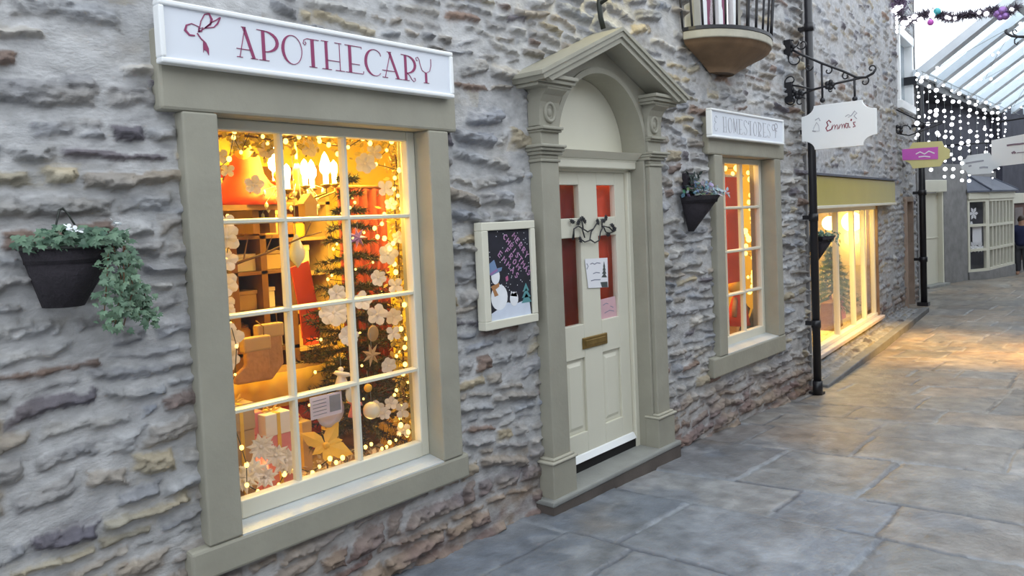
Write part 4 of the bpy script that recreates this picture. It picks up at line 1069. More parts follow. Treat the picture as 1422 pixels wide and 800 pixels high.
for z_ in blev:
    m = MB(); m.box(bx0, bx1, 2.55, 2.88, z_-.025, z_); m.build('shelf', 'kraft', bs)
m = MB(); m.box(bx0, bx1, 2.86, 2.89, .05, 2.2); m.build('back', 'wood', bs)
goods(blev, bx0, bx1, 2.60, 'back shelving', 'goods on the back wall shelving', 4, (.08, .16), (.12, .22))

def bulbs_string(name, label, pts, y, r, mat='bulb', jit=.04, seed=1, group=None, wire='greywire', per=None):
    """a fairy-light string: a wire through pts (x, z) at depth y with bulbs as parts"""
    rr = random.Random(seed)
    P3 = [Vector((p[0], y+rr.uniform(-jit, jit), p[1])) if len(p) == 2 else Vector(p) for p in pts]
    t = thing(name, P3[0], label, 'fairy lights', group)
    m = MB(); m.tube(P3, .0022, 4); m.build('wire', wire, t)
    b0 = None
    for p in P3:
        if b0 is None:
            mm = MB(); mm.ball((0, 0, 0), r, (1, 1, 1.15), 8, 6); b0 = mm.build('bulb', mat, t, world=False); o = b0
        else: o = b0.copy(); COL.objects.link(o); o.parent = t
        o.location = p-t.location; s_ = rr.uniform(.75, 1.25); o.scale = (s_, s_, s_)
    return t
bulbs_string('hanging_fairy_lights', 'warm fairy lights looped along the top of the big window', [(1.578,2.046),(1.581,1.941),(1.602,1.983),(1.634,2.095),(1.662,2.079),(1.687,2.018),(1.732,2.109),(1.771,2.084),(1.806,2.059),(1.846,2.082),(1.894,2.072),(1.939,2.090),(1.991,2.102),(2.041,2.117),(2.074,2.100),(2.092,2.085),(2.138,2.070),(2.178,2.062),(2.155,2.025),(2.206,2.057),(2.279,2.100),(2.320,2.078),(2.344,2.110)], .24, .009, seed=2)
bulbs_string('hanging_fairy_lights', 'warm fairy lights hanging down the right edge of the big window', [(2.483,2.098),(2.507,2.110),(2.458,2.055),(2.433,2.026),(2.404,1.987),(2.511,1.957),(2.476,1.918),(2.523,1.868),(2.507,1.832),(2.521,1.768),(2.464,1.744),(2.411,1.696),(2.388,1.676),(2.380,1.634),(2.433,1.624),(2.454,1.598),(2.462,1.573),(2.503,1.491),(2.486,1.453),(2.511,1.408),(2.508,1.354),(2.499,1.290),(2.513,1.226),(2.505,1.166),(2.515,1.117),(2.485,1.078),(2.486,1.030),(2.512,0.986),(2.513,0.935),(2.475,0.858),(2.450,0.841),(2.497,0.769),(2.459,0.690),(2.484,0.714),(2.508,0.642)], .26, .010, seed=3)
bulbs_string('fairy_lights', 'warm fairy lights strewn along the floor of the big window display', [(1.561,0.896),(1.581,0.807),(1.611,0.723),(1.596,0.646),(1.639,0.609),(1.705,0.583),(1.778,0.583),(1.802,0.624),(1.850,0.642),(1.914,0.608),(1.968,0.616),(2.012,0.644),(2.038,0.621),(2.071,0.635),(2.100,0.587),(2.152,0.628),(2.203,0.632),(2.245,0.631),(2.280,0.636),(2.305,0.616),(2.341,0.614),(2.382,0.621),(2.428,0.621),(2.462,0.641),(2.513,0.622)], .24, .009, seed=4)
bulbs_string('hanging_fairy_lights', 'warm fairy lights down the left edge of the big window, by the white paper garland', [(1.616,1.755),(1.623,1.666),(1.605,1.578),(1.617,1.473),(1.599,1.400),(1.612,1.309),(1.594,1.222),(1.599,1.101),(1.587,1.028)], .26, .007, seed=5)

# Christmas tree
tx = [(2.550,1.239)][0]
TX, TY = tx[0], .70
tree = thing('christmas_tree', (TX, TY, .50), 'dark Christmas tree hung with pale ornaments inside the big window', 'tree')
m = MB(); m.tube([(TX, TY, .50), (TX, TY, 1.3), (TX, TY, 1.98)], [.022, .016, .005], 8); m.build('trunk', 'twig', tree)
m = MB(); m.lathe([(.10, 0), (.12, .06), (.02, .07)], (TX, TY, .50), None, 14); m.build('stand', 'wood', tree)
m = MB(); brn = MB()
for lv in range(17):
    z_ = .62+1.33*lv/16.; R_ = .44*(1-lv/18.)
    nb = max(7, int(17*(1-lv/22.)))
    for b in range(nb):
        a = 2*PI*b/nb+lv*.7+rnd.uniform(-.2, .2); L_ = R_*rnd.uniform(.8, 1.1)
        d_ = Vector((math.cos(a), math.sin(a), rnd.uniform(-.25, .05))); p0_ = Vector((TX, TY, z_))
        if p0_.y+d_.y*L_ < .235: L_ = max(.06, (.235-p0_.y)/d_.y)
        brn.tube([p0_, p0_+d_*L_], [.005, .002], 4)
        nn = int(50+L_*330)
        for k in range(nn):
            f = rnd.uniform(.12, 1.02); c_ = p0_+d_*L_*f
            e_ = (d_*.8+rv(rnd)*.75).normalized()*rnd.uniform(.03, .055)
            s_ = e_.cross(rv(rnd)).normalized()*.0026
            g = rnd.random(); m.col = (.012+.020*g, .014+.020*g, .008+.008*g)
            m.add([c_-s_, c_+s_, c_+e_], [(0, 1, 2)])
m.build('needle_foliage', 'needles', tree); brn.build('branch', 'twig', tree)
bulbs_string('hanging_fairy_lights', 'small warm fairy lights wound through the Christmas tree', [(TX+min(.34, .36)*(1-i/46.)*math.cos(i*1.05)*1.0, TY+min(.4, max(-.38, .30*(1-i/46.)*math.sin(i*1.05)*1.0)), .70+1.2*i/44.) for i in range(44)], TY, .007, seed=6)

# ornaments on the tree: each hangs by its own thread
def flower(mb, c, r, n=6, facing=(-.35, -.9, .15), kind='petal', layers=1, seed=0):
    rr = random.Random(seed); f = Vector(facing).normalized(); a = f.orthogonal().normalized(); b = f.cross(a); c = Vector(c)
    for l in range(layers):
        for i in range(n):
            t = 2*PI*(i+.5*l)/n+rr.uniform(-.1, .1); d_ = a*math.cos(t)+b*math.sin(t)
            put_leaf(mb, c+f*.004*l, f-d_*.35*(1-.3*l)+rv(rr)*.08, d_, r*(1-.3*l), kind, .15)
    mb.ball(c+f*.008, r*.14, (1, 1, 1), 8, 5)
def hang_thread(root, p, l=.06):
    m = MB(); m.tube([p, (p[0], p[1], p[2]+l)], .0012, 4); m.build('thread', 'cable', root)
orn = [('purple foil star bauble high on the right of the Christmas tree', 'star', 497, 330, .30, 'purple', .055), ('pearl bell bauble low on the Christmas tree', 'ball', 516, 570, .27, 'pearl', .042),
       ('cream paper flower cluster on the middle of the Christmas tree', 'flower', 463, 434, .30, 'petal', .07), ('small white flower spray on the Christmas tree left of the glazing bar', 'flower', 484, 466, .27, 'petal', .05),
       ('woven straw star in the middle of the Christmas tree', 'star', 516, 493, .27, 'kraft', .06), ('flat tan disc ornament above the straw star', 'disc', 518, 463, .29, 'kraft', .04),
       ('pale felt angel ornament low on the left of the Christmas tree', 'cone', 474, 525, .27, 'petal', .05), ('round white disc ornament below the felt angel', 'disc', 489, 546, .26, 'pearl', .045),
       ('pink felt bell ornament behind the lower glazing bar', 'cone', 492, 565, .29, 'pink', .045), ('pale blue-grey glass drop hanging at the left of the Christmas tree', 'drop', 412, 345, .55, 'glassy', .06),
       ('small cream house ornament under the chandelier', 'house', 427, 285, .75, 'kraft', .06), ('tiny gold bauble low on the right of the Christmas tree', 'ball', 511, 539, .27, 'goldcloth', .02)]
for lb_, kd, px, py, yy, mt, r in []: pass
OP = {0.30: [(2.294,1.635),(2.130,1.292)], .27: [(2.297,0.797),(2.186,1.178),(2.315,1.065),(2.132,0.986),(2.283,0.909)], .29: [(2.347,1.164),(2.212,0.830)], .26: [(2.181,0.906)], .55: [(2.116,1.595)], .75: [(2.325,1.811)]}
cnt = {}
for lb_, kd, px, py, yy, mt, r in orn:
    i = cnt.get(yy, 0); cnt[yy] = i+1; x_, z_ = OP[yy][i]; p = Vector((x_, yy, z_))
    t = thing('hanging_ornament', p, lb_, 'ornament', 'window ornaments'); m = MB()
    if kd == 'ball': m.ball(p, r, (1, 1, 1), 14, 10)
    elif kd == 'star':
        for k in range(7):
            a = 2*PI*k/7; d_ = Vector((math.cos(a), .0, math.sin(a))); e_ = Vector((-math.sin(a), 0, math.cos(a)))
            m.add([p+d_*r, p+e_*r*.22+d_*.2*r, p-e_*r*.22+d_*.2*r, p+Vector((0, -.014, 0)), p+Vector((0, .014, 0))], [(0, 1, 3), (0, 3, 2), (0, 4, 1), (0, 2, 4)])
    elif kd == 'flower': flower(m, p, r, 8, layers=2, seed=px)
    elif kd == 'disc': m.lathe([(0, -.006), (r*.9, -.005), (r, 0), (r*.9, .005), (0, .006)], p, Matrix.Rotation(PI/2, 3, 'X') @ Matrix.Rotation(.2, 3, 'Y'), 18)
    elif kd == 'cone':
        m.lathe([(r*.75, -r), (r*.6, -r*.5), (r*.25, r*.5), (0, r*.75)], p, None, 12); m.ball(p+Vector((0, 0, r*.8)), r*.26); m.lathe([(0, 0), (r*.9, r*.3), (r*.7, r*.6)], p, Matrix.Rotation(.3, 3, 'Y'), 6)
    elif kd == 'drop': m.lathe([(0, -r*1.6), (r*.55, -r*.9), (r*.7, -r*.3), (r*.35, r*.6), (r*.12, r*1.1), (0, r*1.2)], p, None, 14)
    elif kd == 'house':
        m.box(p.x-r*.6, p.x+r*.6, p.y-.03, p.y+.03, p.z-r, p.z+r*.1); m.prism([(p.x-r*.8, p.z+r*.1), (p.x+r*.8, p.z+r*.1), (p.x, p.z+r)], -p.y-.035, -p.y+.035, FW)
    m.build('ornament_body', mt, t); hang_thread(t, p+Vector((0, 0, r*.6)), .07)

# red curtain panel and banner
rc = [(3.080,1.930),(3.282,1.959),(3.030,1.179),(3.228,1.156)]
cu = thing('hanging_curtain', (rc[0][0], 1.3, 1.0), 'dark red curtain panel behind the Christmas tree', 'curtain')
m = MB(); n = 16; x0_, x1_ = rc[0][0]-.15, rc[1][0]
vs = [(x0_+(x1_-x0_)*i/n, 1.3+.03*math.sin(i*1.9), z_) for z_ in (.06, rc[0][1]) for i in range(n+1)]
m.add(vs, [(i, i+1, n+2+i, n+1+i) for i in range(n)], True)
o = m.build('cloth', 'redcloth', cu); sdm = o.modifiers.new('thick', 'SOLIDIFY'); sdm.thickness = .012
m = MB(); m.tube([(x0_-.05, 1.3, rc[0][1]+.01), (x1_+.05, 1.3, rc[0][1]+.01)], .012, 8); m.build('rail', 'wood', cu)
bq = [(2.329,1.481),(2.444,1.512),(2.488,1.243),(2.371,1.241),(2.379,1.089),(2.491,1.081)]
ban = thing('hanging_banner', (bq[0][0], .95, .9), 'bright orange-red card banner hanging left of the Christmas tree', 'banner')
m = MB(); m.prism([bq[0], bq[1], bq[2], bq[5], bq[4], bq[3]], -.955, -.945, FW); m.build('card', 'orangecloth', ban)
m = MB(); m.tube([(bq[0][0]+.04, .95, bq[0][1]), (bq[0][0]+.06, .95, 2.5)], .0025, 5); m.build('cord', 'cable', ban)
# mantel with gold cloth, stockings
mq = [(1.877,0.955),(2.268,0.939),(2.393,0.928),(1.867,0.796)]
man = thing('hanging_mantel_shelf', (mq[0][0], .85, .5), 'gold cloth covered mantel at the lower left of the big window', 'mantel')
zt = mq[0][1]
m = MB(); m.box(mq[0][0]-.1, mq[2][0]+.02, .80, 1.0, zt-.02, zt); m.build('board', 'wood', man)
m = MB(); n = 30; x0_, x1_ = mq[0][0]-.1, mq[2][0]+.02
vs = [(x0_+(x1_-x0_)*i/n, .79+.008*math.sin(i*1.3), z_) for z_ in (zt-.17, zt+.004) for i in range(n+1)]
m.add(vs, [(i, i+1, n+2+i, n+1+i) for i in range(n)], True); o = m.build('cloth', 'goldcloth', man); sdm = o.modifiers.new('thick', 'SOLIDIFY'); sdm.thickness = .006
m = MB(); m.box(x0_+.02, x1_-.02, .84, .98, .505, zt-.02); m.build('front', 'orangecloth', man)
for k, (sp, lb_) in enumerate((([(2.026,1.222),(2.011,1.010)], 'tan felt stocking with pale cuff hanging in the lower left panes'), ([(1.921,1.176),(1.904,1.023)], 'brown felt stocking hanging beside the tan one in the lower left panes'))):
    (x_, z1_), (_, z0_) = sp; t = thing('hanging_stocking', (x_, .7-.04*k, z0_), lb_, 'stocking', 'felt stockings'); L_ = z1_-z0_+.05; y_ = .70-.05*k
    out = [(-.05, 0), (-.05, -.6*L_), (-.11, -.82*L_), (-.10, -L_), (.0, -1.02*L_), (.06, -.75*L_), (.055, 0)]
    m = MB(); m.prism([(x_+u*1.15, z1_+v) for u, v in out], -y_-.02, -y_+.02, FW); m.build('body', 'felt', t, bevel=.012)
    m = MB(); m.box(x_-.07, x_+.075, y_-.026, y_+.026, z1_-.06, z1_+.01); m.build('cuff', 'kraft', t, bevel=.01)
    m = MB(); m.tube([(x_+.05, y_, z1_), (x_+.05, y_, z1_+.05), (x_+.07, y_+.1, z1_+.07)], .003, 5); m.build('loop', 'twig', t)
for k, (sp, mt, lb_) in enumerate((([(1.719,0.813),(1.725,0.895)], 'pink', 'deep pink gift box standing at the lower left of the display'), ([(1.815,0.773),(1.863,0.886)], 'pink', 'pale pink ribboned gift box leaning in the lower left pane'), ([(1.641,0.809),(1.641,0.959)], 'kraft', 'brown paper parcel at the left edge of the lowest panes'), ([(2.077,0.651),(2.084,0.746)], 'kraft', 'tan card box behind the left glazing bar'), ([(2.621,0.579),(2.625,0.636)], 'goldcloth', 'gold card box at the lower right of the display'))):
    (x_, z0_), (_, z1_) = sp; w_ = .06; y_ = (.42, .36, .36, .6, .5)[k]
    t = thing('gift_box', (x_, y_, .50), lb_, 'gift box', 'gift boxes'); hh_ = max(z1_-.50, .12)
    m = MB(); m.box(x_-w_, x_+w_, y_-.05, y_+.05, .50, .50+hh_*.75); m.build('box', mt, t, bevel=.004)
    m = MB(); m.box(x_-w_-.004, x_+w_+.004, y_-.054, y_+.054, .50+hh_*.75, .50+hh_); m.build('lid', 'petal' if k == 1 else mt, t, bevel=.004)
    m = MB(); m.box(x_-.008, x_+.008, y_-.056, y_+.056, .499, .502+hh_); m.tube([(x_, y_, .5+hh_), (x_+.03, y_, .53+hh_), (x_+.045, y_, .51+hh_), (x_, y_, .5+hh_), (x_-.03, y_, .53+hh_), (x_-.045, y_, .51+hh_), (x_, y_, .5+hh_)], .005, 5); m.build('ribbon', 'goldcloth' if k else 'petal', t)
# white paper flowers and leaves
spec = [([(2.455,1.545),(2.397,1.432),(2.485,1.385),(2.372,1.254),(2.484,1.229),(2.456,1.150),(2.285,1.331),(2.150,1.379),(2.453,1.868),(2.494,1.793),(2.359,1.993),(2.398,2.043),(2.529,1.623),(2.432,0.992),(2.486,0.756),(2.428,0.804),(2.346,0.793),(2.489,0.656),(2.384,0.760)], .27, 'white paper flower in the garland at the right of the big window', [.055, .045, .05, .05, .045, .045, .045, .045, .05, .04, .05, .045, .04, .04, .045, .04, .04, .04, .035], 'garland'),
        ([(1.704,0.769),(1.802,0.687),(1.654,0.681),(1.619,0.651),(1.759,0.724),(1.709,0.638),(1.843,0.644)], .25, 'white paper leaf flower at the lower left corner of the big window', [.085, .075, .07, .075, .06, .06, .05], 'bottom'),
        ([(1.602,1.667),(1.602,1.572),(1.599,1.475),(1.587,1.387),(1.594,1.252),(1.581,1.165),(1.603,1.725)], .27, 'pale paper flower in the garland at the left edge of the big window', [.055, .05, .06, .055, .06, .06, .05], 'left'),
        ([(1.719,2.065),(1.863,2.041),(1.662,1.947),(1.787,1.888),(2.086,2.059),(1.628,2.005)], .33, 'gold-lit paper flower hanging in the top panes of the big window', [.035, .04, .035, .04, .045, .04], 'top')]
k_ = 0
for pts, yy, lb_, rs, gname in spec:
    for (x_, z_), r in zip(pts, rs):
        t = thing('hanging_paper_flower', (x_, yy, z_), lb_, 'paper flower', 'paper flowers: '+gname); m = MB(); k_ += 1
        flower(m, (x_, yy+.012*(k_ % 3), z_), r*(.85+.3*((k_*37 % 10)/10.)), 4+k_ % 3, (-.45+.2*math.sin(k_), -.9, .1+.2*math.cos(k_*2)), 'petal' if gname != 'bottom' else 'ivy', 2 if r > .05 else 1, k_)
        m.build('petals', 'petal', t)
        m = MB(); m.tube([(x_, yy+.012*(k_ % 3), z_), (x_+.02, yy+.06, z_-.01), (x_+.03, yy+.10, z_-.03)], .003, 5); m.build('stalk', 'twig', t)
# lower middle: gold ribbon leaves
gb = thing('ribbon_bow', (2.0, .3, .52), 'gold ribbon leaf bow on the floor of the middle lowest pane', 'bow')
gp = [(2.032,0.692),(1.951,0.759),(1.983,0.665),(2.075,0.743),(2.104,0.695),(2.043,0.616),(2.133,0.633),(2.101,0.770)]
m = MB()
for i, (x_, z_) in enumerate(gp[1:]):
    c_ = Vector((gp[0][0], .28, gp[0][1])); d_ = Vector((x_, .28+.02*math.sin(i*2), z_))-c_
    put_leaf(m, c_, Vector((-.2, -.9, .3)), d_, d_.length*1.25, 'oval', .2)
m.ball((gp[0][0], .275, gp[0][1]), .016); m.build('loops', 'goldcloth', gb)
m = MB(); m.tube([(gp[0][0], .28, gp[0][1]), (gp[0][0]+.02, .30, .50)], .004, 5); m.build('stalk', 'twig', gb)
# lilac card with round plate behind
cq = [(1.949,0.930),(2.121,0.928),(2.119,0.827),(1.950,0.828),(2.043,0.900),(2.121,0.928)]
cd = thing('hanging_card', (cq[0][0], .26, cq[0][1]), 'lilac printed card in the middle of the lower panes', 'card')
m = MB(); m.prism([cq[0], cq[1], cq[2], cq[3]], -.262, -.259, FW); m.build('sheet', 'lilac', cd)
m = MB()
for i in range(5):
    f = .18+.16*i; a = [cq[0][0]+(cq[3][0]-cq[0][0])*f, cq[0][1]+(cq[3][1]-cq[0][1])*f]; b = [cq[1][0]+(cq[2][0]-cq[1][0])*f, cq[1][1]+(cq[2][1]-cq[1][1])*f]
    m.stroke([(a[0]+.012, a[1]-.002), (a[0]+(b[0]-a[0])*.5, a[1]+(b[1]-a[1])*.5)], .003, None, FW, -.259, -.258)
m.prism([(cq[0][0]+(cq[1][0]-cq[0][0])*u, cq[0][1]+(cq[1][1]-cq[0][1])*u-v) for u, v in ((.6, .01), (.95, .01), (.95, .085), (.6, .085))], -.259, -.258, FW)
m.build('print', 'ink', cd)
pc = [(2.083,0.838)][0]
pl_ = thing('hanging_plate', (pc[0], .31, pc[1]), 'round lilac paper plate behind the printed card', 'plate')
m = MB(); m.lathe([(0, -.004), (.05, -.004), (.075, .006), (.078, .01), (.05, 0), (0, 0)], (pc[0], .31, pc[1]), Matrix.Rotation(PI/2, 3, 'X'), 20); m.build('disc', 'lilac', pl_)
# twig across the panes
tw = thing('hanging_twig', (1.7, .5, 1.5), 'bare brown branch reaching across the left and middle panes', 'branch')
tq = [(1.685,1.534),(1.782,1.559),(1.898,1.584),(2.005,1.618),(2.125,1.652),(2.229,1.669)]
m = MB(); m.tube([(x_, .45+.01*i, z_) for i, (x_, z_) in enumerate(tq)], [.008, .007, .006, .005, .004, .003], 6)
for i, (dx, dz) in enumerate(((.05, .1), (.06, .08), (.04, -.08), (.06, .09))): m.tube([(tq[i+1][0], .46+.01*i, tq[i+1][1]), (tq[i+1][0]+dx, .5, tq[i+1][1]+dz)], [.004, .002], 5)
m.build('branch', 'twig', tw)
# loose wood-chip floor dressing
ch_ = MB()
for i in range(420):
    x_ = rnd.uniform(1.5, 2.6); y_ = rnd.uniform(.29, .6); g = rnd.random(); ch_.col = (.45+.3*g, .36+.28*g, .30+.25*g)
    put_leaf(ch_, (x_, y_, .505+rnd.uniform(0, .025)), Vector((0, -.3, 1))+rv(rnd)*.5, rv(rnd), rnd.uniform(.02, .045), 'oval')
tag(ch_.build('paper_shavings', 'col'), 'pale shredded paper leaves strewn over the display floor', 'shredded paper', kind='stuff')

# behind the door panes: curtain right, added sheet left for the dim interior
for k, (x0_, x1_) in enumerate(((3.50, 3.95), (4.0, 4.38))):
    dc = thing('hanging_curtain', (x0_, .22, 1), ['dark red curtain behind the left panes of the cream door', 'bright red curtain behind the right panes of the cream door'][k], 'curtain', 'door curtains')
    m = MB(); n = 12; vs = [(x0_+(x1_-x0_)*i/n, .20+(.006 if k else .014)*math.sin(i*1.7), z_) for z_ in (.98, 1.92) for i in range(n+1)]
    m.add(vs, [(i, i+1, n+2+i, n+1+i) for i in range(n)], True); o = m.build('cloth', 'orangecloth' if k else 'redcloth', dc); sdm = o.modifiers.new('thick', 'SOLIDIFY'); sdm.thickness = .006
    m = MB(); m.tube([(x0_-.02, .20, 1.925), (x1_+.02, .20, 1.925)], .007, 6); m.build('rod', 'brass', dc)

# ------------------------------------------------------------------ inside the narrow window
rq = [(6.293,1.974),(6.567,1.977)]
cu = thing('hanging_curtain', (rq[0][0], .3, .9), 'orange-red blind in the left panes of the narrow window', 'blind')
m = MB(); m.box(rq[0][0]-.06, rq[1][0], .295, .302, 1.05, 1.98); m.build('cloth', 'orangecloth', cu); m = MB(); m.tube([(rq[0][0]-.08, .30, 1.985), (rq[1][0]+.02, .30, 1.985)], .014, 8); m.build('roller', 'petal', cu)
bulbs_string('hanging_fairy_lights', 'warm fairy lights hanging in a column in the right panes of the narrow window', [(6.726,2.075),(6.739,2.043),(6.783,2.004),(6.656,1.951),(6.703,1.958),(6.729,1.899),(6.666,1.873),(6.708,1.814),(6.737,1.781),(6.643,1.750),(6.670,1.704),(6.742,1.637),(6.694,1.605),(6.800,1.563),(6.674,1.534),(6.718,1.506),(6.595,1.491),(6.699,1.448),(6.651,1.417),(6.741,1.380),(6.677,1.351),(6.783,1.312),(6.642,1.287),(6.670,1.246),(6.761,1.214),(6.664,1.161),(6.676,1.115),(6.766,1.067),(6.640,1.039),(6.698,0.981),(6.649,0.940),(6.787,0.906)], .28, .022, seed=7, jit=.05)
bulbs_string('hanging_fairy_lights', 'few warm fairy lights over the orange-red blind of the narrow window', [(6.139,2.037),(6.264,2.052),(6.333,2.047),(6.359,2.004)], .27, .02, seed=8)
bulbs_string('hanging_fairy_lights', 'dim warm fairy lights behind the column of lights in the narrow window', [(7.136,2.039),(7.294,1.936),(7.120,1.796),(7.311,1.688),(7.119,1.552),(7.311,1.439),(7.119,1.307),(7.239,1.123),(7.100,1.029)], .5, .018, seed=9, jit=.08)
dq = [(6.455,1.003),(6.487,0.824),(6.416,0.638)]
dl = thing('hanging_doll', (dq[0][0], .34, dq[2][1]), 'yellow-haired rag doll figure in the lower left panes of the narrow window', 'doll')
m = MB(); m.ball((dq[0][0], .34, dq[0][1]), .07, (1, .9, 1), 12, 8); m.build('head', 'goldcloth', dl)
m = MB(); m.lathe([(.11, -.17), (.09, -.06), (.05, .06), (.03, .10)], (dq[1][0], .34, dq[1][1]), None, 12); m.build('dress', 'orangecloth', dl)
for sg in (-1, 1):
    m = MB(); m.tube([(dq[1][0]+sg*.03, .34, dq[1][1]+.07), (dq[1][0]+sg*.10, .32, dq[1][1]), (dq[1][0]+sg*.13, .31, dq[1][1]-.08)], .022, 8); m.build('arm', 'felt', dl)
vq = [(6.829,0.479),(6.865,0.780)]
vz = thing('hanging_cloth', (vq[0][0], .36, .6), 'dark folded cloth in the lower right panes of the narrow window', 'cloth')
m = MB(); m.prism([(vq[0][0]-.22, vq[0][1]-.05), (vq[0][0]+.12, vq[0][1]-.05), (vq[1][0]+.12, vq[1][1]+.03), (vq[1][0]+.02, vq[1][1]-.04)], -.38, -.35, FW); m.build('panel', 'slate', vz)
m = MB(); m.prism([(vq[0][0]-.36, vq[0][1]-.05), (vq[0][0]-.24, vq[0][1]-.05), (vq[1][0]-.02, vq[1][1]-.02), (vq[1][0]-.10, vq[1][1]+.02)], -.41, -.38, FW); m.build('fold', 'wood', vz)
bk = [(6.499,0.655)][0]
tk = thing('display_table', (6.2, .5, .05), 'low wooden display table behind the narrow window', 'table')
m = MB(); m.box(5.4, 7.2, .30, .8, .50, .55); m.build('top', 'wood', tk)
for x_, y_ in ((5.45, .35), (7.12, .35), (5.45, .72), (7.12, .72)):
    m = MB(); m.box(x_, x_+.06, y_, y_+.06, .05, .50); m.build('leg', 'wood', tk)

# ------------------------------------------------------------------ inside the side shop window
FI = lambda s_, z_, o_: tuple(S2(s_, z_, o_))
lam = [(4.930,1.424),(5.685,1.472),(3.591,1.442)]
for k, ((s_, z_), r, lb_) in enumerate(zip(lam, (.15, .085, .10), ('largest glowing globe lamp in the cream framed shop window', 'small glowing globe lamp beside the largest one in the cream shop window', 'glowing globe lamp nearest the drainpipe in the cream shop window'))):
    p = S2(s_, z_, -.35); t = thing('hanging_globe_lamp', p, lb_, 'lamp', 'globe lamps')
    m = MB(); m.ball(p, r, (1, 1, 1), 16, 12); m.build('globe', 'globe', t)
    m = MB(); m.tube([p+Vector((0, 0, r*.9)), Vector((p.x, p.y, 1.74))], .008, 6); m.lathe([(.03, r*.9), (.035, r*1.15), (.01, r*1.25)], p, None, 10); m.build('cord_and_cap', 'brass', t)
for k, (sp, lb_) in enumerate((([(4.298,1.053),(4.203,0.047)], 'green fir tree nearest the drainpipe in the cream framed shop window'), ([(7.754,0.796),(7.754,-0.426)], 'snow-dusted fir tree in the middle of the cream framed shop window'))):
    s_ = sp[0][0]; z1_ = sp[0][1]; p = S2(s_, -.02, (-.5, -.9)[k]); t = thing('fir_tree', p, lb_, 'tree', 'shop window trees')
    m = MB(); m.tube([p, (p.x, p.y, z1_)], [.03, .008], 8); m.build('trunk', 'twig', t)
    m = MB()
    for lv in range(11):
        z_ = .25+(z1_-.25)*lv/10.; R_ = (.42, .36)[k]*(1-lv/11.)
        for b in range(12):
            a = 2*PI*b/12+lv; d_ = Vector((math.cos(a), math.sin(a), -.35))
            if (d_.dot(N2))*R_ > (.36, .7)[k]: continue
            for i in range(26):
                c_ = Vector((p.x, p.y, z_))+d_*R_*rnd.uniform(.15, 1); e_ = (d_+rv(rnd)*.7).normalized()*rnd.uniform(.06, .10); s2 = e_.cross(rv(rnd)).normalized()*.008
                g = rnd.random(); m.col = (.05+.06*g, .10+.10*g, .05+.05*g) if not (k and g > .6) else (.6, .65, .6); m.add([c_-s2, c_+s2, c_+e_], [(0, 1, 2)])
    m.build('needle_foliage', 'needles', t)
bg_ = [([(3.542,0.140),(3.560,0.339)], 'wood', 'brown handled shopping bag on the floor of the cream shop window', .26), ([(4.515,0.066),(4.539,0.313)], 'pink', 'pink gift bag beside the brown bag in the cream shop window', .14)]
for sp, mt, lb_, w_ in bg_:
    s_ = sp[0][0]; hh_ = sp[1][1]+.02; o_ = -.35 if mt == 'wood' else -.5
    t = thing('gift_bag', S2(s_, -.02, o_), lb_, 'bag', 'bags'); m = MB(FS); m.hexa([(s_-w_, -.02, o_-.1), (s_+w_, -.02, o_-.1), (s_-w_, -.02, o_+.1), (s_+w_, -.02, o_+.1), (s_-w_*.9, hh_, o_-.07), (s_+w_*.9, hh_, o_-.07), (s_-w_*.9, hh_, o_+.07), (s_+w_*.9, hh_, o_+.07)]); m.build('bag', mt, t, bevel=.01)
    m = MB(FS); m.tube([(s_-w_*.5, hh_, o_+.06), (s_-w_*.35, hh_+.10, o_+.05), (s_+w_*.35, hh_+.10, o_+.05), (s_+w_*.5, hh_, o_+.06)], .012, 6); m.build('handle', 'kraft', t)
for k, s_ in enumerate((3.1, 3.75, 4.45)):
    t = thing('hanging_curtain', S2(s_, 0, -1.1), ['cream curtain left of the middle in the cream shop window', 'cream curtain right of the middle in the cream shop window', 'cream curtain at the far end of the cream shop window'][k], 'curtain', 'shop curtains')
    m = MB(FS); n = 10; vs = [(s_+.34*i/n, z_, -1.1-.12*(k == 0)+.02*math.sin(i*2.1)) for z_ in (.0, 1.66) for i in range(n+1)]; m.add(vs, [(i, i+1, n+2+i, n+1+i) for i in range(n)], True); o = m.build('cloth', pm('cream curtain', (.68, .56, .32), .8), t); sdm = o.modifiers.new('thick', 'SOLIDIFY'); sdm.thickness = .01
    m = MB(FS); m.tube([(s_-.03, 1.67, -1.1-.12*(k == 0)), (s_+.37, 1.67, -1.1-.12*(k == 0))], .01, 6); m.build('rod', 'brass', t)
# lamps of the rooms, with an added fill in the shop
light('POINT', 'chandelier_light', (cx, YC, cz+.16), 100, (1, .70, .09), .12)
light('AREA', 'shop_ceiling_lamp', (2.9, 1.5, 2.45), 150, (1, .68, .09), 1.2, (2.9, 1.5, 0))  # unseen area light added to fill the shop with warmth
light('POINT', 'window_fairy_glow', (2.42, .30, 1.75), 3.0, (1, .62, .15), .08)
light('POINT', 'window_floor_glow', (2.3, .36, .62), 1.3, (1, .62, .2), .06)
light('POINT', 'window_floor_glow_left', (1.72, .33, .66), .9, (1, .62, .25), .06)
light('AREA', 'door_lobby_lamp', (4.2, .9, 2.3), 26, (1, .6, .25), .5, (4.0, .2, 1.3))
light('AREA', 'parlour_ceiling_lamp', (6.2, 1.0, 2.3), 50, (1, .60, .18), .8, (6.1, .5, 1))
light('AREA', 'store_ceiling_lamp', S2(3.0, 1.70, -.75), 125, (1, .66, .15), 1.0, S2(2.8, 0, -.6))
for s_, z_ in lam[:1]: light('POINT', 'globe_light', S2(s_, z_-.25, -.35), 20, (1, .68, .17), .12)

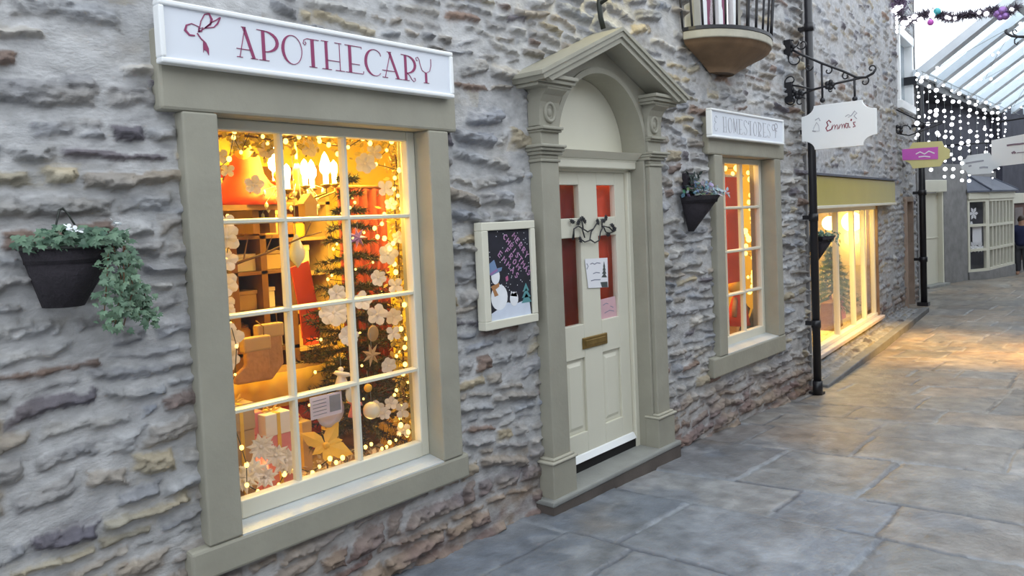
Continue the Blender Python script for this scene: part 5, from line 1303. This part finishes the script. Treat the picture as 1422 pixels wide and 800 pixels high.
# ================================================================== further down the lane
rnd = random.Random(77)
p2 = thing('drainpipe', (15.28, .88, gzf(15.28)), 'black drainpipe further down the lane, behind the magenta hanging sign', 'drainpipe', 'black drainpipes')
m = MB(); m.tube([(15.28, .88, gzf(15.28)), (15.28, .88, 3.75)], .055, 12); m.build('pipe', 'black', p2)
m = MB(); m.box(15.2, 15.36, .80, .98, gzf(15.28), gzf(15.28)+.07); m.build('shoe', 'black', p2)
for z in (.6, 1.8, 3.0):
    m = MB(); m.tube([(15.28, .88, z), (15.28, .88, z+.09)], .07, 12); m.box(15.25, 15.31, .9, 1.03, z+.02, z+.07); m.build('bracket_collar', 'black', p2)

def vbox(mb, p, q, z0, z1, t0, t1):
    """box standing on the plan line p-q, from t0 (towards the lane) to t1 (behind)"""
    p = Vector((p[0], p[1], 0)); q = Vector((q[0], q[1], 0)); d = (q-p).normalized(); n = Vector((-d.y, d.x, 0))
    vs = []
    for z in (z0, z1):
        for a, b in ((p, t0), (q, t0), (p, t1), (q, t1)): v = a+n*b; vs.append((v.x, v.y, z))
    mb.hexa(vs)
def along(p, q, f): return (p[0]+(q[0]-p[0])*f, p[1]+(q[1]-p[1])*f)
B0, B1 = (15.9, 1.98), (20.5, 1.16)
m = MB(); vbox(m, B0, along(B0, B1, .5), -.6, 2.5, .02, .4); vbox(m, along(B0, B1, .73), B1, -.6, 2.5, .0, .4); vbox(m, along(B0, B1, .5), along(B0, B1, .73), 1.9, 2.5, .0, .4); m.build('wall_far', 'greystone', kind='structure')
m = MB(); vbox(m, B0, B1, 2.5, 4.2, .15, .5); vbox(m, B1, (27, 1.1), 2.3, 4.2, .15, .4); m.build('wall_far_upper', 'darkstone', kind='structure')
m = MB(); vbox(m, (20.5, 1.2), (24.2, 1.1), -.7, 2.4, .05, .3); m.build('wall_far_lower', 'greystone', kind='structure')
dd = thing('door_3', (18.7, 1.4, -.2), kind='structure')
a, b = along(B0, B1, .505), along(B0, B1, .725)
m = MB(); vbox(m, a, b, -.2, 1.86, .10, .14); vbox(m, a, b, .86, .89, .085, .12); m.build('leaf', 'cream', dd, bevel=.004)
m = MB(); vbox(m, along(a, b, -.06), along(a, b, 1.06), 1.88, 2.14, -.06, .06); m.build('fascia', 'cream', dd, bevel=.01)
m = MB(); vbox(m, a, along(a, b, .06), -.2, 1.88, -.0, .12); vbox(m, along(a, b, .94), b, -.2, 1.88, -.0, .12); m.build('door_frame', 'cream', dd)
m = MB(); vbox(m, along(a, b, -.02), along(a, b, 1.02), -.35, -.14, -.12, .1); m.build('step', 'step', dd, bevel=.01)
# bay window
bay = thing('window_6', (22, 1, -.2), kind='structure')
PA, PB, PC, PD = (20.50, 1.15), (21.13, .85), (23.35, .645), (23.9, 1.05)
m = MB()
for p, q in ((PA, PB), (PB, PC), (PC, PD)): vbox(m, p, q, -.5, -.02, -.02, .2)
m.build('plinth', 'greystone', bay)
def casement(mb, gl, p, q, z0, z1, nc, rows, fw, bw):
    L_ = math.hypot(q[0]-p[0], q[1]-p[1])
    vbox(mb, p, along(p, q, fw/L_), z0, z1, 0, .07); vbox(mb, along(p, q, 1-fw/L_), q, z0, z1, 0, .07)
    for i in range(1, nc): c_ = fw+(L_-2*fw)*i/nc; vbox(mb, along(p, q, (c_-bw/2)/L_), along(p, q, (c_+bw/2)/L_), z0, z1, 0, .07)
    for z in [z0, z1-.06]+rows: vbox(mb, along(p, q, fw/L_), along(p, q, 1-fw/L_), z-.0, z+.06, -.005, .07)
    vbox(gl, along(p, q, .02), along(p, q, .98), z0, z1, .035, .04)
m = MB(); g = MB()
casement(m, g, PA, PB, -.02, 1.68, 1, [.46, 1.04], .07, .04); casement(m, g, PB, PC, -.02, 1.68, 7, [.46, 1.02], .10, .055); casement(m, g, PC, PD, -.02, 1.68, 1, [.46, 1.04], .07, .04)
m.build('bay_frame', 'cream', bay); g.build('glass', 'glass', bay)
m = MB()
for p, q in ((PA, PB), (PB, PC), (PC, PD)): vbox(m, p, q, 1.68, 1.89, -.03, .1)
m.build('fascia', 'cream', bay, bevel=.006)
m = MB()
ea = [(20.42, 1.14, 1.88), (21.08, .76, 1.88), (23.45, .55, 1.88), (24.05, 1.08, 1.88)]; r1 = (20.95, 1.26, 2.28); r2 = (23.4, 1.16, 2.24)
m.add(ea+[r1, r2]+[(x_, y_, z_-.04) for x_, y_, z_ in ea], [(0, 1, 4), (1, 2, 5, 4), (2, 3, 5), (0, 6, 7, 1), (1, 7, 8, 2), (2, 8, 9, 3), (6, 9, 8, 7), (0, 4, 5, 3), (0, 3, 9, 6)])
m.build('slate_roof', 'slate', bay)
m = MB(); m.tube([ea[1], r1], .03, 6); m.tube([ea[2], r2], .03, 6); m.build('lead_ridge', 'slate', bay)
m = MB()
m.prism([(20.56, 1.3), (21.2, .95), (23.2, .75), (23.8, 1.12)], -.1, -.05); m.build('floor_slab', 'dark', bay)
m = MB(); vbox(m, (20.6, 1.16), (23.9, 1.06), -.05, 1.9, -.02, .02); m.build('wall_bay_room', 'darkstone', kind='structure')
for k, (f, z_, kind, lb_) in enumerate(((.42, 1.35, 'snowflake', 'white paper snowflake in the top pane of the far bay window'), (.30, 1.12, 'snowflake', 'tiny white paper flake under the big one in the far bay window'), (.58, .82, 'notice', 'white notice in the middle pane of the far bay window'), (.38, .56, 'snowflake', 'white paper star at the left of the middle pane of the far bay window'), (.72, .54, 'snowflake', 'white paper star at the right of the middle pane of the far bay window'))):
    c_ = along(PA, PB, f); p = Vector((c_[0]+.03, c_[1]+.06, z_)); d_ = Vector((PB[0]-PA[0], PB[1]-PA[1], 0)).normalized(); up_ = Vector((0, 0, 1))
    t = thing('hanging_'+kind, p, lb_, 'decoration' if kind != 'notice' else 'notice', 'bay window papers'); m = MB()
    if kind == 'notice':
        w_, h2 = .16, .22; m.add([p+d_*sx_*w_+up_*sz_*h2+Vector((0, dy, 0)) for dy in (0, .006) for sx_, sz_ in ((-1, -1), (1, -1), (1, 1), (-1, 1))], [(0, 1, 2, 3), (7, 6, 5, 4), (0, 4, 5, 1), (1, 5, 6, 2), (2, 6, 7, 3), (3, 7, 4, 0)])
    else:
        r = (.16, .06, 0, .15, .14)[k]
        for i in range(6):
            an = i*PI/3; e_ = d_*math.cos(an)+up_*math.sin(an); s_ = (-d_*math.sin(an)+up_*math.cos(an))*r*.26
            m.add([p, p+e_*r*.6+s_, p+e_*r, p+e_*r*.6-s_, p+Vector((0, .006, 0))], [(0, 1, 2, 3), (4, 3, 2), (4, 2, 1)])
    m.build('paper', 'paper', t)
# shop beyond the bay, end of the lane
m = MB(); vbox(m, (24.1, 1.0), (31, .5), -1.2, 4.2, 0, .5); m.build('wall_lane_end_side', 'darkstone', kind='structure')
sf = thing('window_7', (26, .7, -.4), kind='structure')
m = MB(); vbox(m, (24.2, .98), (30.8, .50), 1.52, 1.80, -.10, .0); m.build('fascia', 'cream', sf, bevel=.01)
m = MB(); vbox(m, (24.3, .97), (30.6, .52), -.6, 1.52, -.02, .02); m.build('shopfront', 'brownshop', sf)
m = MB()
for f in (.12, .36, .6, .84): vbox(m, along((24.3, .97), (30.6, .52), f), along((24.3, .97), (30.6, .52), f+.14), .3, 1.4, -.05, -.02)
m.build('shop_pane', 'glass', sf)
m = MB(); vbox(m, (24.3, .97), (30.6, .52), -.6, -.1, -.12, 0); m.build('stall_riser', 'greystone', sf, bevel=.01)
m = MB(); m.box(33, 33.3, -8, 3.5, -1.5, 5.9); m.build('wall_lane_end', pm('pale render', (.48, .50, .52), .8), kind='structure')
m = MB(); m.hexa([(31.2, -6, 3.6), (33, -6, 4.7), (31.2, 3, 3.6), (33, 3, 4.7), (31.2, -6, 3.7), (33, -6, 4.8), (31.2, 3, 3.7), (33, 3, 4.8)]); m.build('roof_lean_to', pm('mossy roof', (.10, .10, .06), .8, var=.3), kind='structure')
m = MB(); m.box(13.6, 17.2, -4.7, -1.25, -.4, 5.0); m.build('wall_opposite_far', 'greystone', kind='structure')

# glazed canopy over the lane
cn = thing('roof_canopy', (20, 0, 4.1), kind='structure')
q0 = [(0.964,4.335),(0.116,4.941)]
SLP = (q0[1][1]-q0[0][1])/(q0[1][0]-q0[0][0])
YE, ZE, YT = 1.0, 4.08, -1.9
zc = lambda y: ZE+SLP*(y-YE)
m = MB(); m.box(15.62, 27, .96, 1.08, 3.98, 4.10); m.build('eave_beam', 'rafter', cn)
m = MB(); m.box(15.62, 27, 1.02, 1.6, 3.84, 3.98); m.build('gutter', 'black', cn)
xr = [15.75+1.35*i for i in range(9)]
for x_ in xr:
    m = MB(); m.hexa([(x_+a_*.15, y_, zc(y_)+b_) for b_ in (-.16, .02) for y_ in (YE, YT) for a_ in (-1, 1)]); m.build('rafter', 'rafter', cn)
pan = bpy.data.materials.new('canopy glass'); pan.use_nodes = True
nt = pan.node_tree; nt.nodes.clear(); o_ = nt.nodes.new('ShaderNodeOutputMaterial'); mx = nt.nodes.new('ShaderNodeMixShader'); mx.inputs[0].default_value = .10
t_1 = nt.nodes.new('ShaderNodeBsdfTransparent'); t_1.inputs[0].default_value = (.95, .985, 1, 1); t_2 = nt.nodes.new('ShaderNodeBsdfTranslucent'); t_2.inputs[0].default_value = (.85, .92, .95, 1)
nt.links.new(t_1.outputs[0], mx.inputs[1]); nt.links.new(t_2.outputs[0], mx.inputs[2]); nt.links.new(mx.outputs[0], o_.inputs[0])
for x_ in xr[:-1]:
    m = MB(); m.hexa([(x_+.07, YE, zc(YE)-.0), (x_+1.28, YE, zc(YE)-.0), (x_+.07, YT, zc(YT)-.0), (x_+1.28, YT, zc(YT)-.0), (x_+.07, YE, zc(YE)+.012), (x_+1.28, YE, zc(YE)+.012), (x_+.07, YT, zc(YT)+.012), (x_+1.28, YT, zc(YT)+.012)]); m.build('glazing_pane', pan, cn)
m = MB(); m.box(15.6, 27.1, YT-.1, YT+.05, zc(YT)-.2, zc(YT)+.06); m.build('ridge_beam', 'rafter', cn)
ym = -.55
m = MB(); m.box(15.7, 27, ym-.06, ym+.06, zc(ym)-.26, zc(ym)-.14); m.build('purlin', 'rafter', cn)

# curtain of white fairy lights under the eave
lc = thing('hanging_light_curtain', (15.6, .86, 4.0), 'curtain of white fairy lights hanging from the eave of the glass canopy', 'fairy lights')
m = MB(); m.tube([(15.3, .86, 4.0), (20, .86, 4.0), (26, .86, 4.0)], .006, 5); m.build('top_wire', 'cable', lc)
ends = [(14.879,2.631),(15.252,2.390),(15.648,2.230),(16.245,2.322),(16.861,2.140),(17.468,2.119),(18.246,2.067),(19.085,2.027),(19.934,2.242),(20.926,2.374),(21.705,2.164),(22.567,2.353),(23.508,2.797)]
tops = [(14.973,3.989),(15.365,4.009),(15.773,4.017),(16.364,4.016),(16.993,4.015),(17.601,4.007),(18.383,4.012),(19.225,4.002),(20.059,4.001),(21.042,4.006),(21.837,4.007),(22.686,4.007),(23.595,4.007)]
b0 = None
for (xe, ze), (x_, zt_) in zip(ends, tops):
    st_ = thing('strand', (0, 0, 0)); st_.parent = lc; st_.location = (x_-15.6, 0, 0)
    m = MB(); m.tube([(x_, .86, 4.0), (x_, .86, ze)], .004, 4); m.build('cord', 'cable', st_)
    n = 13
    for i in range(n):
        if b0 is None:
            mm = MB(); mm.ball((0, 0, 0), .030, (1, 1, 1), 8, 6); b0 = mm.build('bulb', 'coolbulb', st_, world=False); o = b0
        else: o = b0.copy(); COL.objects.link(o); o.parent = st_
        s_ = rnd.uniform(.45, 1.4); o.scale = (s_, s_, s_); o.location = (rnd.uniform(-.025, .025), rnd.uniform(-.025, .025), -(4.0-ze)*(i+rnd.uniform(.3, 1))/n)
tn = thing('hanging_fairy_lights', (16, .5, 4.3), 'scattered white fairy lights draped over the canopy rafters', 'fairy lights', 'lane fairy lights')
pts = [(15.7+1.2*i+rnd.uniform(-.3, .3), .75-((i*5) % 7)*.22, 0) for i in range(9)]; pts = [(x_, y_, zc(y_)-.18) for x_, y_, z_ in pts]
m = MB(); m.tube(pts, .005, 4); m.build('wire', 'cable', tn)
for p in pts:
    for k in range(2):
        o = b0.copy(); COL.objects.link(o); o.parent = tn; s_ = rnd.uniform(.6, 1.1); o.scale = (s_,)*3; o.location = Vector(p)-tn.location+Vector((rnd.uniform(-.3, .3), rnd.uniform(-.15, .15), -.02))

# garland across the lane
ga = thing('hanging_garland', (14, .8, 4.7), 'dark evergreen garland with white lights and purple baubles strung across the sky', 'garland')
gp = [(0.903,4.933),(0.799,4.630),(0.668,4.674),(0.487,4.706),(0.330,4.674),(0.177,4.597),(0.026,4.566),(-0.173,4.570),(-0.367,4.563),(-0.510,4.555),(-0.622,4.499),(-0.762,4.556)]
gp = [(14.0, y_, z_) for y_, z_ in gp]
m = MB(); m.tube(gp, .012, 6); m.build('rope', 'twig', ga)
m = MB()
for i in range(len(gp)-1):
    a, b = Vector(gp[i]), Vector(gp[i+1])
    for k in range(260):
        c_ = a.lerp(b, rnd.random()); e_ = rv(rnd).normalized()*rnd.uniform(.06, .14); s_ = e_.cross(rv(rnd)).normalized()*.014
        g = rnd.random(); m.col = (.07+.08*g, .06+.06*g, .08+.08*g); m.add([c_-s_, c_+s_, c_+e_], [(0, 1, 2)])
a = Vector([(0.879,5.022)][0] and (14.0,)+[(0.880,4.998)][0])
for k in range(900):
    c_ = a+Vector((rnd.gauss(0, .08), rnd.gauss(0, .09), rnd.gauss(.05, .10))); e_ = rv(rnd).normalized()*rnd.uniform(.05, .10); s_ = e_.cross(rv(rnd)).normalized()*.008
    g = rnd.random(); m.col = (.08+.10*g, .05+.06*g, .10+.10*g); m.add([c_-s_, c_+s_, c_+e_], [(0, 1, 2)])
m.build('needle_foliage', 'needles', ga)
for i in range(34):
    k = rnd.random()**1.6*10.9; a, b = Vector(gp[int(k)]), Vector(gp[int(k)+1]); p = a.lerp(b, k-int(k))+rv(rnd)*.03
    o = b0.copy(); COL.objects.link(o); o.parent = ga; s_ = rnd.uniform(.8, 1.6); o.scale = (s_,)*3; o.location = p-ga.location
for (px_, mt, r) in zip([(0.311,4.709),(0.407,4.557),(-0.516,4.504),(-0.582,4.533),(-0.618,4.450),(-0.553,4.442)], ('teal', 'pinkpaint', 'purple', 'purple', 'purple', 'purple'), (.06, .05, .06, .07, .06, .05)):
    if mt == 'teal': M['teal'] = M.get('teal') or pm('teal foil', (.08, .45, .48), .4)
    m = MB(); m.ball((13.97, px_[0], px_[1]), r, (1, 1, 1), 10, 7); m.build('bauble', mt, ga)
ic = thing('hanging_icicle_lights', (14.1, .9, 4.5), 'short vertical string of white lights on the wall end below the garland', 'fairy lights', 'lane fairy lights')
iq = [(0.927,4.923),(0.935,4.488)]
m = MB(); m.tube([(14.05, iq[0][0], iq[0][1]+.1), (14.05, iq[1][0], iq[1][1])], .006, 5); m.build('cord', 'cable', ic)
for i in range(6):
    o = b0.copy(); COL.objects.link(o); o.parent = ic; o.scale = (.7, .7, 1.2); o.location = Vector((14.05, iq[0][0], iq[0][1]+(iq[1][1]-iq[0][1])*(i+.5)/6))-ic.location

# hanging signs down the lane
def plane_sign(name, X, outline, label, mat, thick=.02):
    t = thing(name, (X, outline[0][0], outline[0][1]), label, 'sign', 'lane hanging signs')
    fr_ = Matrix(((0, 0, -1, X), (1, 0, 0, 0), (0, 1, 0, 0), (0, 0, 0, 1)))
    m = MB(); m.prism(outline, -thick, thick, fr_); m.build('board', mat, t); return t, fr_
ps, fp = plane_sign('hanging_sign', 14.2, [(0.908,2.572),(0.808,2.587),(0.751,2.677),(0.321,2.658),(0.291,2.573),(0.208,2.507),(0.210,2.379),(0.294,2.339),(0.348,2.249),(0.758,2.245),(0.801,2.333),(0.911,2.403)], 'pale yellow hanging sign with a magenta band, in front of the light curtain', 'yellowpaint')
m = MB(); m.prism([(0.917,2.578),(0.373,2.569),(0.376,2.369),(0.909,2.396)], .021, .03, fp); m.build('magenta_band', 'pinkpaint', ps)
m = MB()
for st_ in ([(0.706,2.480),(0.640,2.510),(0.575,2.469),(0.510,2.511),(0.425,2.467)], [(0.663,2.429),(0.576,2.433),(0.490,2.414)]): m.stroke(st_, .018, None, fp, .03, .036)
m.build('pale_lettering', 'paper', ps)
for px_ in [(0.686,2.659),(0.384,2.653)]:
    m = MB(); m.tube([(14.2, px_[0], px_[1]), (14.2, px_[0], px_[1]+.12)], .01, 6); m.build('hanger', 'black', ps)
b2 = thing('sign_bracket', (14.2, .98, 2.9), 'dark iron bracket on the stone wall holding the magenta banded sign', 'bracket', 'iron bracket')
bq_ = [(1.026,2.874),(0.813,2.900),(0.298,2.796),(1.019,3.286),(0.561,2.967),(0.969,2.917),(1.062,2.805)]
m = MB(); m.tube([(14.2, bq_[0][0]+.03, bq_[0][1]), (14.2, bq_[1][0], bq_[1][1]-.10), (14.2, bq_[2][0], ps.location.z+.38)], .012, 6); m.build('lower_bar', 'black', b2)
m = MB(); m.tube([(14.2, bq_[3][0]+.03, bq_[3][1]), (14.2, bq_[4][0], bq_[4][1]), (14.2, bq_[2][0], ps.location.z+.40)], .012, 6); m.build('raking_bar', 'black', b2)
m = MB()
for k in range(5): m.ball((14.18, bq_[5][0]+.05*math.cos(k*1.26), bq_[5][1]+.05*math.sin(k*1.26)), .035, (.6, 1, 1), 8, 5)
m.tube([(14.2, bq_[5][0]-.1-.08*math.cos(t*.5), bq_[5][1]-.02+.08*math.sin(t*.5)) for t in range(11)], .010, 6); m.build('scrollwork', 'black', b2)
s3, f3 = plane_sign('hanging_sign', 19.0, [(0.973,2.546),(0.891,2.555),(0.850,2.628),(0.449,2.654),(0.411,2.575),(0.268,2.502),(0.283,2.322),(0.375,2.299),(0.428,2.212),(0.842,2.211),(0.895,2.308),(0.990,2.361)], 'small white scooped hanging sign above the far bay window roof', 'white')
m = MB()
for st_ in ([(0.887,2.461),(0.738,2.480),(0.551,2.495)], [(0.633,2.349),(0.553,2.358),(0.474,2.344)], [(0.834,2.395),(0.779,2.406)]): m.stroke(st_, .035, None, f3, .021, .028)
m.build('grey_lettering', 'palegrey', s3)
m = MB()
for px_ in [(0.796,2.624),(0.502,2.644)]: m.tube([(19.0, px_[0], px_[1]), (19.0, px_[0], px_[1]+.22)], .012, 6)
m.tube([(19.0, 1.3, 2.88), (19.0, .15, 2.86)], .016, 6); m.build('hanger_arm', 'black', s3)
s4_, f4 = plane_sign('hanging_sign', 15.5, [(-0.165,2.683),(-0.816,2.761),(-0.812,2.260),(-0.256,2.231),(-0.257,2.293),(-0.162,2.350)], 'larger white hanging sign at the right edge of the photo', 'white')
m = MB()
for st_, w_ in (([(-0.390,2.574),(-0.494,2.582),(-0.576,2.580),(-0.637,2.586)], .03), ([(-0.461,2.434),(-0.493,2.455),(-0.513,2.429)], .035), ([(-0.534,2.439),(-0.656,2.440)], .012)): m.stroke(st_, w_, None, f4, .021, .028)
m.build('grey_lettering', 'plumgrey', s4_)
b4 = thing('sign_bracket', (15.5, -1.25, 4.3), 'dark iron scroll bracket in front of the canopy at the right edge of the photo', 'bracket', 'iron bracket')
bq_ = [(-0.386,4.503),(-0.416,4.449),(-0.478,4.401),(-0.569,4.372),(-0.681,4.351),(-0.880,4.302)]
m = MB(); m.tube([(15.5, y_, z_) for y_, z_ in bq_]+[(15.5, -1.27, bq_[-1][1])], .022, 8); m.build('arm', 'black', b4)
m = MB()
for pth in ([(-0.416,4.449),(-0.385,4.467),(-0.386,4.515),(-0.417,4.521)], [(-0.569,4.372),(-0.499,4.433),(-0.489,4.483),(-0.530,4.499),(-0.550,4.459)], [(-0.569,4.372),(-0.518,4.334),(-0.517,4.274),(-0.548,4.245),(-0.569,4.277)]): m.tube([(15.5, y_, z_) for y_, z_ in pth], .012, 6)
m.build('scrollwork', 'black', b4)
m = MB()
for px_ in [(-0.240,2.688),(-0.776,2.753)]: m.tube([(15.5, px_[0], px_[1]), (15.5, px_[0], px_[1]+.3)], .012, 6)
m.tube([(15.5, -1.26, 3.05), (15.5, -.2, 2.98)], .016, 6); m.build('hanger_arm', 'black', s4_)

# person at the far right edge
pq = [(0.575,0.338)][0]
PX, PY, PZ = 24.0, pq[0], gzf(24.0)
def body(name, joints, edges, radii, mat, parent, lvl=2):
    me = bpy.data.meshes.new(name); me.from_pydata([Vector(j)-parent.location for j in joints], edges, []); me.materials.append(M[mat])
    o = bpy.data.objects.new(name, me); COL.objects.link(o); o.parent = parent
    s = o.modifiers.new('skin', 'SKIN'); s.use_smooth_shade = True
    for v_, r in zip(me.skin_vertices[0].data, radii): v_.radius = r if isinstance(r, tuple) else (r, r)
    me.skin_vertices[0].data[0].use_root = True
    ss = o.modifiers.new('sub', 'SUBSURF'); ss.levels = lvl; ss.render_levels = lvl
    return o
pr = thing('person', (PX, PY, PZ), 'person in a dark navy coat at the far end of the lane', 'person')
J = lambda x_, y_, z_: (PX+x_*.9, PY+y_*.9, PZ+z_*.9)
jt = [J(0, 0, .92), J(0, 0, 1.12), J(0, 0, 1.36), J(0, 0, 1.47), J(0, -.01, 1.56), J(0, 0, 1.66), J(0, .09, .88), J(0, .10, .48), J(.02, .10, .08), J(-.12, .11, .03), J(0, -.09, .88), J(-.06, -.10, .48), J(.06, -.10, .08), J(-.08, -.11, .03), J(0, .19, 1.36), J(.02, .24, 1.08), J(-.06, .23, .84), J(-.08, .22, .74), J(0, -.19, 1.36), J(.02, -.24, 1.08), J(-.06, -.23, .84), J(-.08, -.22, .74)]
ed = [(0, 1), (1, 2), (2, 3), (3, 4), (4, 5), (0, 6), (6, 7), (7, 8), (8, 9), (0, 10), (10, 11), (11, 12), (12, 13), (2, 14), (14, 15), (15, 16), (16, 17), (2, 18), (18, 19), (19, 20), (20, 21)]
ra = [(.13, .16), (.12, .14), (.13, .17), .055, .09, .085, .085, .06, .045, .04, .085, .06, .045, .04, .06, .045, .035, .035, .06, .045, .035, .035]
body('body', jt, ed, ra, 'skin', pr)
body('coat', [J(0, 0, .80), J(0, 0, 1.0), J(0, 0, 1.2), J(0, 0, 1.40), J(0, .20, 1.37), J(.02, .25, 1.08), J(-.05, .235, .84), J(0, -.20, 1.37), J(.02, -.25, 1.08), J(-.05, -.235, .84), J(0, 0, 1.48)], [(0, 1), (1, 2), (2, 3), (3, 4), (4, 5), (5, 6), (3, 7), (7, 8), (8, 9), (3, 10)], [(.19, .20), (.17, .19), (.17, .19), (.16, .20), .085, .07, .06, .085, .07, .06, .08], 'navy', pr)
body('trousers', [J(0, 0, .90), J(0, .09, .86), J(0, .10, .48), J(.02, .10, .08), J(0, -.09, .86), J(-.06, -.10, .48), J(.06, -.10, .08)], [(0, 1), (1, 2), (2, 3), (0, 4), (4, 5), (5, 6)], [.12, .11, .085, .07, .11, .085, .07], 'trouser', pr)
m = MB(); m.ball((PX+.015, PY, PZ+1.615*.9), .097, (1.02, .95, 1.12), 14, 10); m.build('hair', 'hair', pr)
# lamp spilling warm light on the paving, from the building opposite
light('SPOT', 'lane_lamp', (10.6, -3.6, 3.0), 2500, (1, .52, .05), .12, (10.9, -.60, -.2), spot_size=math.radians(46), spot_blend=1.0)
